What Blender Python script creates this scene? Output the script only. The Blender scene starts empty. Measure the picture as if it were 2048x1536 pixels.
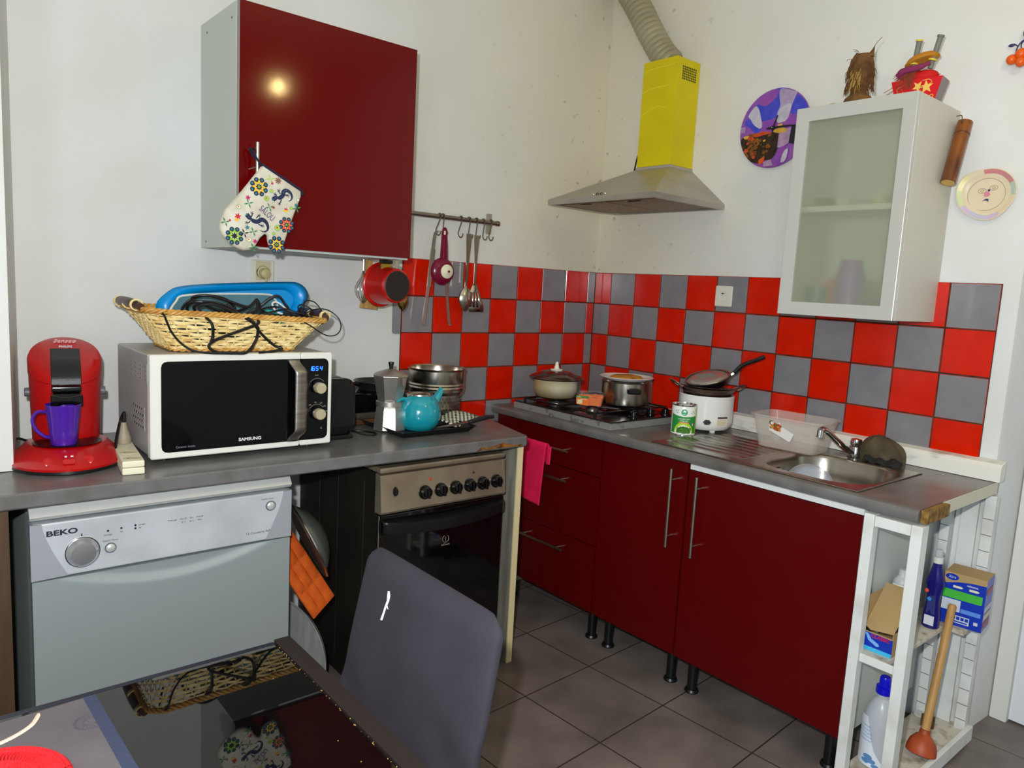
import bpy, bmesh, math, random
from mathutils import Vector, Matrix
random.seed(7)
S = bpy.context.scene
COL = S.collection
PI = math.pi
sin, cos = math.sin, math.cos

# ------------------------------------------------------------------ camera
YAW, PITCH, ROLL = 0.70239083, -0.12943383, 0.05469891
CAM = Vector((-2.68566, -2.57827, 1.40476))
fw = Vector((sin(YAW)*cos(PITCH), cos(YAW)*cos(PITCH), sin(PITCH)))
rt0 = Vector((cos(YAW), -sin(YAW), 0)); up0 = rt0.cross(fw)
rt = cos(ROLL)*rt0 + sin(ROLL)*up0
up = -sin(ROLL)*rt0 + cos(ROLL)*up0
cd = bpy.data.cameras.new('camera'); cam = bpy.data.objects.new('camera', cd); COL.objects.link(cam)
cd.sensor_width = 36; cd.lens = 1482.14/2048*36; cd.clip_start = .02
m = Matrix((rt, up, -fw)).transposed().to_4x4(); m.translation = CAM
cam.matrix_world = m
S.camera = cam

# ------------------------------------------------------------------ light
S.view_settings.view_transform = 'Standard'; S.view_settings.look = 'None'
S.view_settings.gamma = 1; S.view_settings.exposure = 0.80
try: S.view_settings.use_curve_mapping = False
except Exception: pass
w = bpy.data.worlds.new('world'); S.world = w; w.use_nodes = True
w.node_tree.nodes['Background'].inputs[0].default_value = (.75, .85, 1, 1)
w.node_tree.nodes['Background'].inputs[1].default_value = .5
def light(name, kind, loc, power, col, size=.05, rot=None, size_y=None):
    l = bpy.data.lights.new(name, kind); o = bpy.data.objects.new(name, l); COL.objects.link(o)
    o.location = loc; l.energy = power; l.color = col
    if kind == 'AREA':
        l.shape = 'RECTANGLE'; l.size = size; l.size_y = size_y or size
        o.rotation_euler = rot
    else: l.shadow_soft_size = size
    return o
fl = light('camera_flash', 'SPOT', CAM - rt*.07 + up*.12 + fw*.01, 82, (.955, .985, 1), .02)
fl.data.spot_size = math.radians(170); fl.data.spot_blend = .45; fl.rotation_euler = fw.to_track_quat('-Z', 'Y').to_euler()
light('ceiling_bulb', 'POINT', (-.95, -2.33, 2.455), 4.6, (1, .76, .30), .03)
light('window_daylight', 'AREA', (-3.56, -3.25, 1.55), 20, (.66, .82, 1), 1.2, (PI/2, 0, -PI/2), 1.3)

# ------------------------------------------------------------------ materials
def lin(c):
    r = []
    for v in c[:3]:
        v /= 255.; r.append(v/12.92 if v <= .04045 else ((v+.055)/1.055)**2.4)
    return (*r, 1)
MATS = {}
def mat(name, col, rough=.5, metal=0, col2=None, ns=8, lo=.35, hi=.65, bump=0, bs=60, trans=0, ior=1.45,
        emit=0, coat=0, spec=.5, aniso=0, alpha=1, stretch=None, detail=6):
    if name in MATS: return MATS[name]
    M = bpy.data.materials.new(name); M.use_nodes = True; MATS[name] = M
    nt = M.node_tree; b = nt.nodes['Principled BSDF']
    I = b.inputs
    I['Base Color'].default_value = lin(col); I['Roughness'].default_value = rough; I['Metallic'].default_value = metal
    I['Transmission Weight'].default_value = trans; I['IOR'].default_value = ior
    I['Specular IOR Level'].default_value = spec; I['Coat Weight'].default_value = coat; I['Alpha'].default_value = alpha
    if aniso: I['Anisotropic'].default_value = aniso
    if emit:
        I['Emission Color'].default_value = lin(col); I['Emission Strength'].default_value = emit
    if col2 or bump:
        tc = nt.nodes.new('ShaderNodeTexCoord'); mp = nt.nodes.new('ShaderNodeMapping')
        nt.links.new(tc.outputs['Object'], mp.inputs[0])
        if stretch: mp.inputs['Scale'].default_value = stretch
    if col2:
        n = nt.nodes.new('ShaderNodeTexNoise'); n.inputs['Scale'].default_value = ns; n.inputs['Detail'].default_value = detail
        nt.links.new(mp.outputs[0], n.inputs['Vector'])
        r = nt.nodes.new('ShaderNodeValToRGB')
        r.color_ramp.elements[0].position = lo; r.color_ramp.elements[0].color = lin(col2)
        r.color_ramp.elements[1].position = hi; r.color_ramp.elements[1].color = lin(col)
        nt.links.new(n.outputs[0], r.inputs[0]); nt.links.new(r.outputs[0], I['Base Color'])
    if bump:
        n2 = nt.nodes.new('ShaderNodeTexNoise'); n2.inputs['Scale'].default_value = bs; n2.inputs['Detail'].default_value = 4
        nt.links.new(mp.outputs[0], n2.inputs['Vector'])
        bn = nt.nodes.new('ShaderNodeBump'); bn.inputs['Strength'].default_value = bump; bn.inputs['Distance'].default_value = .004
        nt.links.new(n2.outputs[0], bn.inputs['Height']); nt.links.new(bn.outputs[0], I['Normal'])
    return M
m_white = mat('white_paint', (214, 212, 203), .55)
m_black = mat('black_plastic', (16, 16, 17), .35)
m_blackg = mat('black_gloss', (8, 8, 10), .12)
m_steel = mat('steel', (190, 186, 178), .24, 1)
m_steelb = mat('brushed_steel', (168, 162, 152), .38, 1, (140, 134, 124), 9, stretch=(1, 1, 14), bump=.05)
m_chrome = mat('chrome', (215, 213, 208), .10, 1)
m_darksteel = mat('dark_steel', (95, 90, 84), .32, 1)
m_red = mat('red_lacquer', (94, 2, 2), .10, bump=.012, bs=40, spec=.3)
m_redlow = mat('red_melamine', (86, 2, 3), .32, bump=.02, bs=45, spec=.28)
m_carc = mat('grey_melamine', (196, 200, 192), .5)
m_gold = mat('brass', (190, 150, 60), .3, 1)

# ------------------------------------------------------------------ mesh builder
def catmull(P, n=6, closed=False):
    P = [Vector(p) for p in P]
    if len(P) < 3: return P
    out = []
    N = len(P)
    rng = range(N) if closed else range(N-1)
    for i in rng:
        if closed: a, b, c, d = P[i-1], P[i], P[(i+1) % N], P[(i+2) % N]
        else: a, b, c, d = P[max(i-1, 0)], P[i], P[i+1], P[min(i+2, N-1)]
        for k in range(n):
            t = k/n
            out.append(.5*((2*b)+(c-a)*t+(2*a-5*b+4*c-d)*t*t+(3*b-a-3*c+d)*t**3))
    if not closed: out.append(P[-1])
    return out
def rrect(x0, x1, y0, y1, r, n=5):
    o = []
    for cx, cy, a in ((x1-r, y1-r, 0), (x0+r, y1-r, 90), (x0+r, y0+r, 180), (x1-r, y0+r, 270)):
        for k in range(n+1):
            t = math.radians(a+90*k/n); o.append((cx+r*cos(t), cy+r*sin(t)))
    return o
def circ(cx, cy, r, n=24, ry=None, a0=0):
    ry = ry or r
    return [(cx+r*cos(a0+2*PI*k/n), cy+ry*sin(a0+2*PI*k/n)) for k in range(n)]
def offset(pts, d):
    n = len(pts); A = sum(pts[i-1][0]*pts[i][1]-pts[i][0]*pts[i-1][1] for i in range(n))
    s = 1 if A > 0 else -1; o = []
    for i in range(n):
        p, q, r = Vector(pts[i-1]), Vector(pts[i]), Vector(pts[(i+1) % n])
        e1, e2 = (q-p), (r-q)
        n1 = Vector((e1.y, -e1.x)); n2 = Vector((e2.y, -e2.x))
        n1.normalize(); n2.normalize(); nn = n1+n2
        if nn.length < 1e-6: nn = n1.copy()
        nn.normalize(); o.append(tuple(q+nn*d*s))
    return o
class B:
    def __init__(s): s.bm = bmesh.new(); s.M = Matrix(); s.mi = 0; s.bv = False
    def v(s, p): return s.bm.verts.new(s.M @ Vector(p))
    def f(s, vs):
        try:
            f = s.bm.faces.new(vs); f.material_index = s.mi; return f
        except ValueError: return None
    def at(s, loc=(0, 0, 0), rot=(0, 0, 0), sc=1):
        from mathutils import Euler
        s.M = Matrix.Translation(loc) @ Euler(rot).to_matrix().to_4x4() @ (Matrix.Scale(sc, 4) if not hasattr(sc, '__len__') else Matrix.Diagonal((*sc, 1)))
        return s
    def box(s, x0, x1, y0, y1, z0, z1, bev=0, seg=2):
        V = [s.v((x, y, z)) for x in (x0, x1) for y in (y0, y1) for z in (z0, z1)]
        F = [s.f([V[i] for i in q]) for q in ((0, 1, 3, 2), (4, 6, 7, 5), (0, 4, 5, 1), (2, 3, 7, 6), (0, 2, 6, 4), (1, 5, 7, 3))]
        if bev:
            s.bv = True
            E = list({e for f in F for e in f.edges})
            bmesh.ops.bevel(s.bm, geom=E, offset=bev, segments=seg, affect='EDGES', profile=.5)
        return s
    def ring(s, pts, closed=True): return [s.v(p) for p in pts]
    def loft(s, rings, cap0=True, cap1=True, closed=True):
        R = [s.ring(r) for r in rings]
        n = len(R[0])
        for a, b in zip(R, R[1:]):
            for i in range(n if closed else n-1):
                j = (i+1) % n; s.f([a[i], a[j], b[j], b[i]])
        if cap0: s.f(R[0][::-1])
        if cap1: s.f(R[-1])
        return s
    def lathe(s, prof, seg=32, c=(0, 0), sx=1, sy=1, a0=0, cap0=False, cap1=False):
        prev = None
        for r, z in prof:
            if r < 1e-6: cur = [s.v((c[0], c[1], z))]
            else: cur = [s.v((c[0]+sx*r*cos(a0+2*PI*k/seg), c[1]+sy*r*sin(a0+2*PI*k/seg), z)) for k in range(seg)]
            if prev is not None:
                for k in range(seg):
                    j = (k+1) % seg
                    if len(prev) == 1 and len(cur) > 1: s.f([prev[0], cur[j], cur[k]])
                    elif len(cur) == 1 and len(prev) > 1: s.f([prev[k], prev[j], cur[0]])
                    elif len(cur) > 1: s.f([prev[k], prev[j], cur[j], cur[k]])
            elif cap0 and len(cur) > 1: s.f(cur[::-1])
            prev = cur
        if cap1 and len(prev) > 1: s.f(prev)
        return s
    def cyl(s, p0, p1, r, seg=16, r1=None):
        return s.tube([p0, p1], [r, r if r1 is None else r1], seg)
    def tube(s, P, r, seg=8, closed=False, sm=0, flat=1):
        P = catmull(P, sm, closed) if sm else [Vector(p) for p in P]
        N = len(P)
        rr = r if hasattr(r, '__len__') else [r]*N
        if len(rr) != N: rr = [rr[min(int(i*len(rr)/N), len(rr)-1)] for i in range(N)]
        T = []
        for i in range(N):
            a = P[i-1] if (i > 0 or closed) else P[i]; b = P[(i+1) % N] if (i < N-1 or closed) else P[i]
            t = (b-a); t = t.normalized() if t.length > 1e-9 else Vector((0, 0, 1)); T.append(t)
        u = T[0].orthogonal().normalized()
        rings = []
        for i in range(N):
            u = u - T[i]*u.dot(T[i])
            u = u.normalized() if u.length > 1e-6 else T[i].orthogonal().normalized()
            w = T[i].cross(u)
            rings.append([P[i]+rr[i]*(cos(2*PI*k/seg)*u*flat+sin(2*PI*k/seg)*w) for k in range(seg)])
        if closed: rings.append(rings[0])
        return s.loft(rings, not closed, not closed)
    def prism(s, pts, pl, a0, a1, bev=0):
        g = {'xy': lambda u, v, w: (u, v, w), 'xz': lambda u, v, w: (u, w, v), 'yz': lambda u, v, w: (w, u, v)}[pl]
        if bev:
            s.bv = True
            q = offset(pts, -bev); d = bev if a1 > a0 else -bev
            return s.loft([[g(*p, a0) for p in q], [g(*p, a0+d) for p in pts], [g(*p, a1-d) for p in pts], [g(*p, a1) for p in q]])
        return s.loft([[g(*p, a0) for p in pts], [g(*p, a1) for p in pts]])
    def surf(s, fn, nu, nv, cu=False, cv=False, th=0):
        G = [[s.v(fn(i/nu, j/nv)) for j in range(nv if cv else nv+1)] for i in range(nu if cu else nu+1)]
        for i in range(nu):
            for j in range(nv):
                a = G[i]; b = G[(i+1) % len(G)]; k = (j+1) % len(a)
                s.f([a[j], b[j], b[k], a[k]])
        return s
    def ball(s, c, r, seg=16, rings=10, sc=(1, 1, 1)):
        pr = []
        c = Vector(c)
        M0 = s.M; s.M = M0 @ Matrix.Translation(c) @ Matrix.Diagonal((*sc, 1))
        s.lathe([(r*sin(PI*k/rings), -r*cos(PI*k/rings)) for k in range(rings+1)], seg)
        s.M = M0
        return s
    def done(s, name, mats, parent=None, loc=(0, 0, 0), rot=(0, 0, 0), ang=35, kind=None, solid=0, sub=0, label=None):
        bm = s.bm
        bmesh.ops.recalc_face_normals(bm, faces=bm.faces)
        me = bpy.data.meshes.new(name); bm.to_mesh(me); bm.free()
        for M in (mats if isinstance(mats, (list, tuple)) else [mats]): me.materials.append(M)
        for p in me.polygons: p.use_smooth = True
        me.set_sharp_from_angle(angle=math.radians(ang))
        o = bpy.data.objects.new(name, me); COL.objects.link(o)
        if parent: o.parent = parent
        o.location = loc; o.rotation_euler = rot
        if solid:
            md = o.modifiers.new('thickness', 'SOLIDIFY'); md.thickness = solid; md.offset = 0
        if sub:
            md = o.modifiers.new('smooth', 'SUBSURF'); md.levels = sub; md.render_levels = sub
        if s.bv:
            md = o.modifiers.new('normals', 'WEIGHTED_NORMAL'); md.keep_sharp = True; md.weight = 80
        if kind: o['kind'] = kind
        if label: o['label'] = label
        return o
def thing(name, label, cat, loc=(0, 0, 0), rotz=0, group=None, rot=None):
    o = bpy.data.objects.new(name, None); COL.objects.link(o); o.empty_display_size = .05
    o.location = loc; o.rotation_euler = rot or (0, 0, rotz); o['label'] = label; o['category'] = cat
    if group: o['group'] = group
    return o
def tag(o, label, cat, group=None):
    o['label'] = label; o['category'] = cat
    if group: o['group'] = group
    return o
def dup(root, label, loc=None, rot=None):
    def cp(o, par):
        c = o.copy(); COL.objects.link(c)
        if par: c.parent = par
        for ch in list(o.children): cp(ch, c)
        return c
    r = cp(root, None); r['label'] = label
    if loc is not None: r.location = loc
    if rot is not None: r.rotation_euler = rot
    return r
def txt(s, size, M, parent, pos, right=(1, 0, 0), upv=(0, 0, 1), name='lettering', ext=.0003, bold=0, sx=1, shear=0, align='CENTER'):
    c = bpy.data.curves.new('t', 'FONT'); c.body = s; c.size = size; c.extrude = ext; c.offset = bold; c.shear = shear
    c.align_x = align; c.align_y = 'CENTER'; c.resolution_u = 3
    o = bpy.data.objects.new('t', c); COL.objects.link(o)
    me = bpy.data.meshes.new_from_object(o.evaluated_get(bpy.context.evaluated_depsgraph_get()))
    bpy.data.objects.remove(o); bpy.data.curves.remove(c)
    r = Vector(right).normalized(); u = Vector(upv).normalized(); n = r.cross(u)
    M4 = Matrix((r*sx, u, n)).transposed().to_4x4(); M4.translation = Vector(pos)
    me.transform(M4); me.name = name; me.materials.clear(); me.materials.append(M)
    k = bpy.data.objects.new(name, me); COL.objects.link(k)
    if parent: k.parent = parent
    return k
LB = dict(right=(1, 0, 0), upv=(0, 0, 1))
def blob(cx, cy, r, n=14, j=.25, ry=None, seed=0):
    R = random.Random(seed); ry = ry or r
    return [(cx+r*(1+R.uniform(-j, j))*cos(2*PI*k/n), cy+ry*(1+R.uniform(-j, j))*sin(2*PI*k/n)) for k in range(n)]
def star(cx, cy, r, n=5, q=.42, a=PI/2):
    return [(cx+(r if k % 2 == 0 else r*q)*cos(a+PI*k/n), cy+(r if k % 2 == 0 else r*q)*sin(a+PI*k/n)) for k in range(2*n)]

# ------------------------------------------------------------------ the room
mw = mat('wall_paint', (216, 216, 213), .6, 0, (208, 206, 198), 2.6, .25, .6, bump=.12, bs=22)
def warmth_and_specks(M):
    # warm lamplight painted into the wall colour towards the hob corner, plus dirt specks
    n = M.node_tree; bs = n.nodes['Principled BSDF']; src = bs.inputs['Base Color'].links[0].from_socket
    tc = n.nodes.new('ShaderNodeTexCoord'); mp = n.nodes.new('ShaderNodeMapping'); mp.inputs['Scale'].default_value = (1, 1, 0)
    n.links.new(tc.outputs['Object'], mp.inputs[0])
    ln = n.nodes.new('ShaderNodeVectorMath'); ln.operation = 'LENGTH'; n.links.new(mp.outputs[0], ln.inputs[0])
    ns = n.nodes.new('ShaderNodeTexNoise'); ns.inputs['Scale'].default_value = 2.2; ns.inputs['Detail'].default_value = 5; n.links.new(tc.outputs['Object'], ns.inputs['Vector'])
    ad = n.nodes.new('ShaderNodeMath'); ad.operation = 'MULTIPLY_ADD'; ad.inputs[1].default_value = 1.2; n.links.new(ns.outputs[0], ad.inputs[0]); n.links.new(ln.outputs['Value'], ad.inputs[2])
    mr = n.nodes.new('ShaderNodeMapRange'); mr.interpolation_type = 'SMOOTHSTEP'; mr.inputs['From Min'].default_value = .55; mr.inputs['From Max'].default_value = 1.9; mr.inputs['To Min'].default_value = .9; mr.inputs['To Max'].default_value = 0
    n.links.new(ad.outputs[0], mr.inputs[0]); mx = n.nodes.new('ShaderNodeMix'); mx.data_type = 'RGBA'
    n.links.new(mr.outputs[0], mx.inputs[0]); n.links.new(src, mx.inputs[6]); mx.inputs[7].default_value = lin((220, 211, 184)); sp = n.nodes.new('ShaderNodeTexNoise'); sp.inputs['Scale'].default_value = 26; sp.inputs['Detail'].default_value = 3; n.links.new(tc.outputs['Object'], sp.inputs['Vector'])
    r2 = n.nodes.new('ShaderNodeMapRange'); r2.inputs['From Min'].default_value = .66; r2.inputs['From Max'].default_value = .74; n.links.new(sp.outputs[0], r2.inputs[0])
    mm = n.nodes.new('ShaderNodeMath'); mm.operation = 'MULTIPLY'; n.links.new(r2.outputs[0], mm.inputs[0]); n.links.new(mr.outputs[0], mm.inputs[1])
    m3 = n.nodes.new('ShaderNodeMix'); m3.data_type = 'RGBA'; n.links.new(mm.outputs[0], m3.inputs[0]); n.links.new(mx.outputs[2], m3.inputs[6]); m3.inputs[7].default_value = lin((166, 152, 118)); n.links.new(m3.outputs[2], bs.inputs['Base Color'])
warmth_and_specks(mw)
mfl = mat('floor_tile', (128, 116, 110), .42, 0, (100, 90, 85), 5, .35, .7, bump=.05)
nt = mfl.node_tree
def tile_floor():
    b = nt.nodes['Principled BSDF']
    tc = nt.nodes.new('ShaderNodeTexCoord'); mp = nt.nodes.new('ShaderNodeMapping')
    mp.inputs['Rotation'].default_value = (0, 0, -math.radians(3.5)); mp.inputs['Location'].default_value = (.7554, .738, 0)
    nt.links.new(tc.outputs['Object'], mp.inputs[0])
    br = nt.nodes.new('ShaderNodeTexBrick'); br.offset = 0; br.squash = 1
    br.inputs['Scale'].default_value = 1; br.inputs['Brick Width'].default_value = .337; br.inputs['Row Height'].default_value = .337
    br.inputs['Mortar Size'].default_value = .003; br.inputs['Mortar Smooth'].default_value = .3
    br.inputs['Mortar'].default_value = lin((58, 48, 42))
    src = b.inputs['Base Color'].links[0].from_socket
    nt.links.new(src, br.inputs['Color1']); nt.links.new(src, br.inputs['Color2'])
    nt.links.new(mp.outputs[0], br.inputs['Vector']); nt.links.new(br.outputs['Color'], b.inputs['Base Color'])
tile_floor()
B().box(-3.7, .6, -4.3, .1, -.1, 0).done('floor', mfl, kind='structure')
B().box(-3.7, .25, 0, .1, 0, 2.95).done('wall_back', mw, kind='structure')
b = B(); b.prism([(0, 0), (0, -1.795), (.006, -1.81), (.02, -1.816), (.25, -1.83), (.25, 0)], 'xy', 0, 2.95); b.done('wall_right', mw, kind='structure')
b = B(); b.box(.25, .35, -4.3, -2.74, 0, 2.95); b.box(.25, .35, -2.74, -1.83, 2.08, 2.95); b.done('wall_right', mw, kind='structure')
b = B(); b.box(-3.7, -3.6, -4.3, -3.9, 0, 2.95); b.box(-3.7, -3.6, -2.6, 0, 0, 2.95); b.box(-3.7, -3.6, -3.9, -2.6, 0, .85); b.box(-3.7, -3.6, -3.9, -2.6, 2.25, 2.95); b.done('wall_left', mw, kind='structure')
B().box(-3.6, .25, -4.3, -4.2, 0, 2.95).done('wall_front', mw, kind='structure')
B().box(-3.7, .35, -4.3, .1, 2.95, 3.05).done('ceiling', mat('ceiling_paint', (222, 216, 198), .7), kind='structure')
# window behind the camera: frame and panes
b = B()
for y in (-3.9, -3.28, -2.66): b.box(-3.67, -3.62, y, y+.06, .85, 2.25)
for z in (.85, 2.19): b.box(-3.668, -3.622, -3.9, -2.6, z, z+.06)
b.done('window_1', m_white, kind='structure')
# white partition end that stands on the worktop at the far left
mn = mat('partition_paint', (212, 212, 206), .5, 0, (206, 204, 194), 6, .3, .5)
B().prism([(-2.462, -.402), (-2.402, -.001), (-3.59, -.001), (-3.59, -.402)], 'xy', .882, 2.949).done('wall_left', mn, kind='structure')
# recessed door at the right
md = mat('door_paint', (222, 224, 226), .45)
b = B(); b.box(.25, .31, -2.68, -1.885, .008, 2.03)
for z0, z1 in ((.15, .85), (1.0, 1.9)): b.box(.243, .25, -2.56, -2.0, z0, z1, .006)
b.done('door_1', md, kind='structure')
b = B(); b.box(.225, .33, -1.885, -1.832, 0, 2.08, .004); b.box(.225, .33, -2.74, -2.68, 0, 2.08, .004); b.box(.225, .33, -2.68, -1.885, 2.035, 2.08, .004)
b.done('trim_1', m_white, kind='structure')

# ------------------------------------------------------------------ wall tiles
mtr = mat('red_tile', (214, 30, 0), .13, 0, (200, 24, 0), 14, .3, .7, spec=.4)
mtg = mat('grey_tile', (132, 129, 131), .15, 0, (122, 119, 122), 14, .3, .7)
mgr = mat('dirty_grout', (80, 60, 38), .8, 0, (38, 27, 17), 12, .35, .65)
T = .15
def tiles(name, cols, first, wall):
    """cols = list of (start, end) along the wall measured from the corner; rows run down from z=1.5"""
    R = random.Random(3); b = B()
    for ci, (a, c) in enumerate(cols):
        for r in range(5):
            z1 = 1.5-r*T; z0 = z1-T
            if r == 4: z0 = .935 if wall == 'R' else .76
            if z0 >= z1-.01: continue
            if r == 4 and wall == 'R': continue
            b.mi = 0 if (ci+r+first) % 2 == 0 else 1
            g = .0022; j = R.uniform(-.0006, .0006); th = .008+R.uniform(0, .0008)
            if wall == 'L': b.box(-c+g, -a-g, -th, -.0005, z0+g+j, z1-g+j, .0012, 1)
            else: b.box(-th, -.0005, -c+g, -a-g, z0+g+j, z1-g+j, .0012, 1)
    if wall == 'L':
        for r in (5,):
            for ci, (a, c) in enumerate(cols):
                b.mi = 0 if (ci+r+first) % 2 == 0 else 1
                b.box(-c+.002, -a-.002, -.008, -.0005, .612, .758, .0012, 1)
        b.mi = 2; b.box(-cols[-1][1]+.001, -.001, -.006, -.0004, .61, 1.499)
    else:
        b.mi = 2; b.box(-.006, -.0004, -cols[-1][1]+.001, -.001, .905, 1.499)
    return b.done(name, [mtr, mtg, mgr], kind='structure')
L0 = .399*T
colsL = [(0.008, L0)] + [(L0+i*T, L0+(i+1)*T) for i in range(6)] + [(L0+6*T, 1.105)]
colsL[-1] = (L0+6*T, L0+7*T)
tiles('trim_2', colsL, 1, 'L')
R0 = .757*T
colsR = [(0.008, R0)] + [(R0+i*T, R0+(i+1)*T) for i in range(11)]
tiles('trim_3', colsR, 0, 'R')
b = B(); b.prism([(-1.148, 1.205), (-1.143, 1.197), (-1.135, 1.195), (-1.112, 1.195), (-1.112, 1.345), (-1.148, 1.345)], 'xz', -.008, -.0005, .001)
b.done('trim_4', mtg, kind='structure')
# white wooden upstand behind the right worktop
mup = mat('dirty_white_wood', (226, 222, 210), .5, 0, (120, 108, 88), 7, .22, .42, stretch=(1, 1.0, 3))
B().prism([(-.001, .8815), (-.045, .8815), (-.045, .925), (-.036, .937), (-.001, .945)], 'xz', -1.84, -.70, .002).done('trim_5', mup, kind='structure')

# ================================================================== left run: worktop and what stands under it
m_top = mat('grey_worktop', (116, 114, 114), .28, 0, (98, 94, 90), 16, .3, .7, bump=.03, bs=120)
m_topr = mat('brown_grey_worktop', (116, 114, 112), .28, 0, (94, 89, 84), 12, .3, .7, bump=.03, bs=120)
m_chip = mat('raw_chipboard', (150, 112, 48), .85, 0, (96, 66, 26), 60, .35, .65)
t = thing('kitchen_worktop', 'grey laminate worktop carrying the microwave and the coffee machine', 'worktop', (-1.9, -.31, .843))
b = B(); pts = [(-1.05, .308), (-1.05, -.31), (-.6, -.314), (.0, -.316), (.945, -.320), (.958, -.31), (1.035, 0.0), (1.06, .308)]
b.prism(pts, 'xy', 0, .037, .004); b.done('counter', m_top, t)
b = B(); R = random.Random(2)
st = [(.80+.012*k, -.0004-.006*R.random()+.010) for k in range(18)] + [(1.01-.012*k, .006+.010*R.random()+.010*(1-abs(k-9)/9)) for k in range(1, 17)]
st = [(x-.075, z*1.0) for x, z in st]
b.prism(st, 'xz', -.3215, -.3195); b.done('burn_stain', mat('burn_rust', (150, 92, 20), .8, 0, (70, 40, 14), 60, .35, .65), t, label='rusty brown scorched patch on the front edge')
# side boards
m_oldw = mat('weathered_grey_board', (150, 146, 132), .7, 0, (110, 104, 90), 12, .3, .7, stretch=(1, 3, .4))
t = thing('end_panel', 'weathered grey upright board with cream edge under the right end of the microwave worktop', 'board', (-.945, -.32, 0))
B().box(-.012, .012, -.265, .30, .001, .842, .001).done('board', m_oldw, t)
B().box(-.0125, .0125, -.2725, -.2652, .001, .842, .001).done('edge_strip', mat('cream_edge', (226, 208, 160), .5), t, label='cream edge strip')
m_brw = mat('brown_wood', (84, 60, 38), .6, 0, (52, 36, 22), 18, .3, .7, stretch=(1, 1, .15))
tag(B().box(-2.535, -2.495, -.6, -.03, .001, .842, .002).done('support_board', m_brw), 'brown wooden board standing beside the dishwasher at the far left', 'board')

# dishwasher
m_dwp = mat('silver_panel', (196, 199, 203), .36, .15, (172, 174, 178), 5, .32, .62)
m_dwd = mat('silver_door', (150, 158, 158), .45, .25)
m_dwt = mat('silver_strip', (200, 200, 196), .32, .3)
m_dwb = mat('pale_green_white', (190, 206, 200), .5)
m_ink = mat('dark_ink', (34, 36, 48), .5); m_inkg = mat('grey_ink', (92, 94, 100), .5)
t = thing('dishwasher', 'silver freestanding dishwasher under the worktop with round programme dial', 'dishwasher', (-2.138, -.6, 0))
B().box(-.312, .312, .03, .55, .02, .80, .004).done('body', m_dwb, t)
b = B(); b.box(-.30, .30, .05, .5, 0, .021); b.box(-.30, .30, .045, .06, .02, .10); b.done('plinth', m_black, t)
b = B(); b.loft([[(-.318, .03, .804), (-.318, .002, .804), (-.318, -.004, .812), (-.318, .012, .834), (-.318, .03, .838)], [(.318, .03, .804), (.318, .002, .804), (.318, -.004, .812), (.318, .012, .834), (.318, .03, .838)]]); b.done('top_strip', m_dwt, t)
b = B(); b.mi = 0; b.box(-.316, .318, -.002, .032, .658, .795, .006)
for sx in (-1, 1):
    pts = [(sx*.318, .795), (sx*.294, .793)] + [(sx*(.294-.052*(k/8)**1.4), .793-.133*k/8) for k in range(1, 9)] + [(sx*.318, .658)]
    b.mi = 1; b.prism(pts, 'xz', -.0035, .028)
cp = b.done('control_panel', [m_dwp, mat('silver_end', (160, 162, 168), .38, .15)], t)
b = B(); b.lathe([(0, .0), (.036, .0), (.036, .004), (.030, .012), (.027, .016), (0, .018)], 40); b.done('dial', mat('dial_silver', (205, 205, 206), .25, .8), cp, (-.211, -.0035, .712), (PI/2, 0, 0))
b = B(); b.lathe([(.034, 0), (.038, 0), (.038, .0025), (.034, .0025)], 40); b.done('dial_ring', m_chrome, cp, (-.211, -.0025, .712), (PI/2, 0, 0))
for x, z, r in ((-.150, .711, .0105), (.257, .757, .0115)):
    b = B(); b.lathe([(0, 0), (r, 0), (r, .003), (r*.8, .005), (0, .0065)], 28); q = b.done('button', m_dwt, cp, (x, -.0028, z), (PI/2, 0, 0))
    b = B(); b.lathe([(r*1.0, 0), (r*1.25, 0), (r*1.25, .0015), (r*1.0, .0015)], 28); b.done('button_ring', m_inkg, cp, (x, -.0024, z), (PI/2, 0, 0))
for x, z in ((-.155, .755), (-.125, .757), (-.093, .759), (-.093, .751)): B().prism(circ(x, z, .0027, 12), 'xz', -.0026, -.0018).done('indicator', m_ink, cp)
B().box(-.2135, -.2105, -.0026, -.0018, .752, .758).done('dial_mark', m_ink, cp)
txt('BEKO', .018, m_ink, cp, (-.253, -.0024, .768), sx=1.45, bold=.0006)
txt('12 Couverts AA', .0095, m_inkg, cp, (.222, -.0024, .685), sx=1.1)
for s_, x, z in (('Depart / Pause', -.150, .730), ('Rincage', -.155, .745), ('Sel', -.125, .748), ('Lavage', -.078, .759), ('Fin', -.082, .751), ('Prelavage', -.005, .757), ('Mini 30', .022, .757), ('Eco', .043, .757), ('Intensif', .064, .757), ('35 C', .022, .748), ('50 C', .043, .748), ('70 C', .064, .748), ('Marche / Arret', .248, .778)):
    txt(s_, .0058, m_inkg, cp, (x, -.0024, z))
def dwdoor(u, v):
    x = -.316+.632*u; z = .105+.549*v
    sc = max(0, 1-((x)/.255)**2)
    d = 0
    if z > .58:
        lim = .648-.050*sc
        if z > lim: d = .010*(.5-.5*cos(PI*min(1, (z-lim)/.028))) if sc > 0 else 0
    return (x, d, z)
b = B(); b.surf(dwdoor, 48, 110)
b.loft([[(-.316, 0, .105), (.316, 0, .105), (.316, 0, .654), (-.316, 0, .654)], [(-.316, .03, .105), (.316, .03, .105), (.316, .03, .654), (-.316, .03, .654)]], cap0=False)
b.done('door', m_dwd, t, ang=50)

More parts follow.
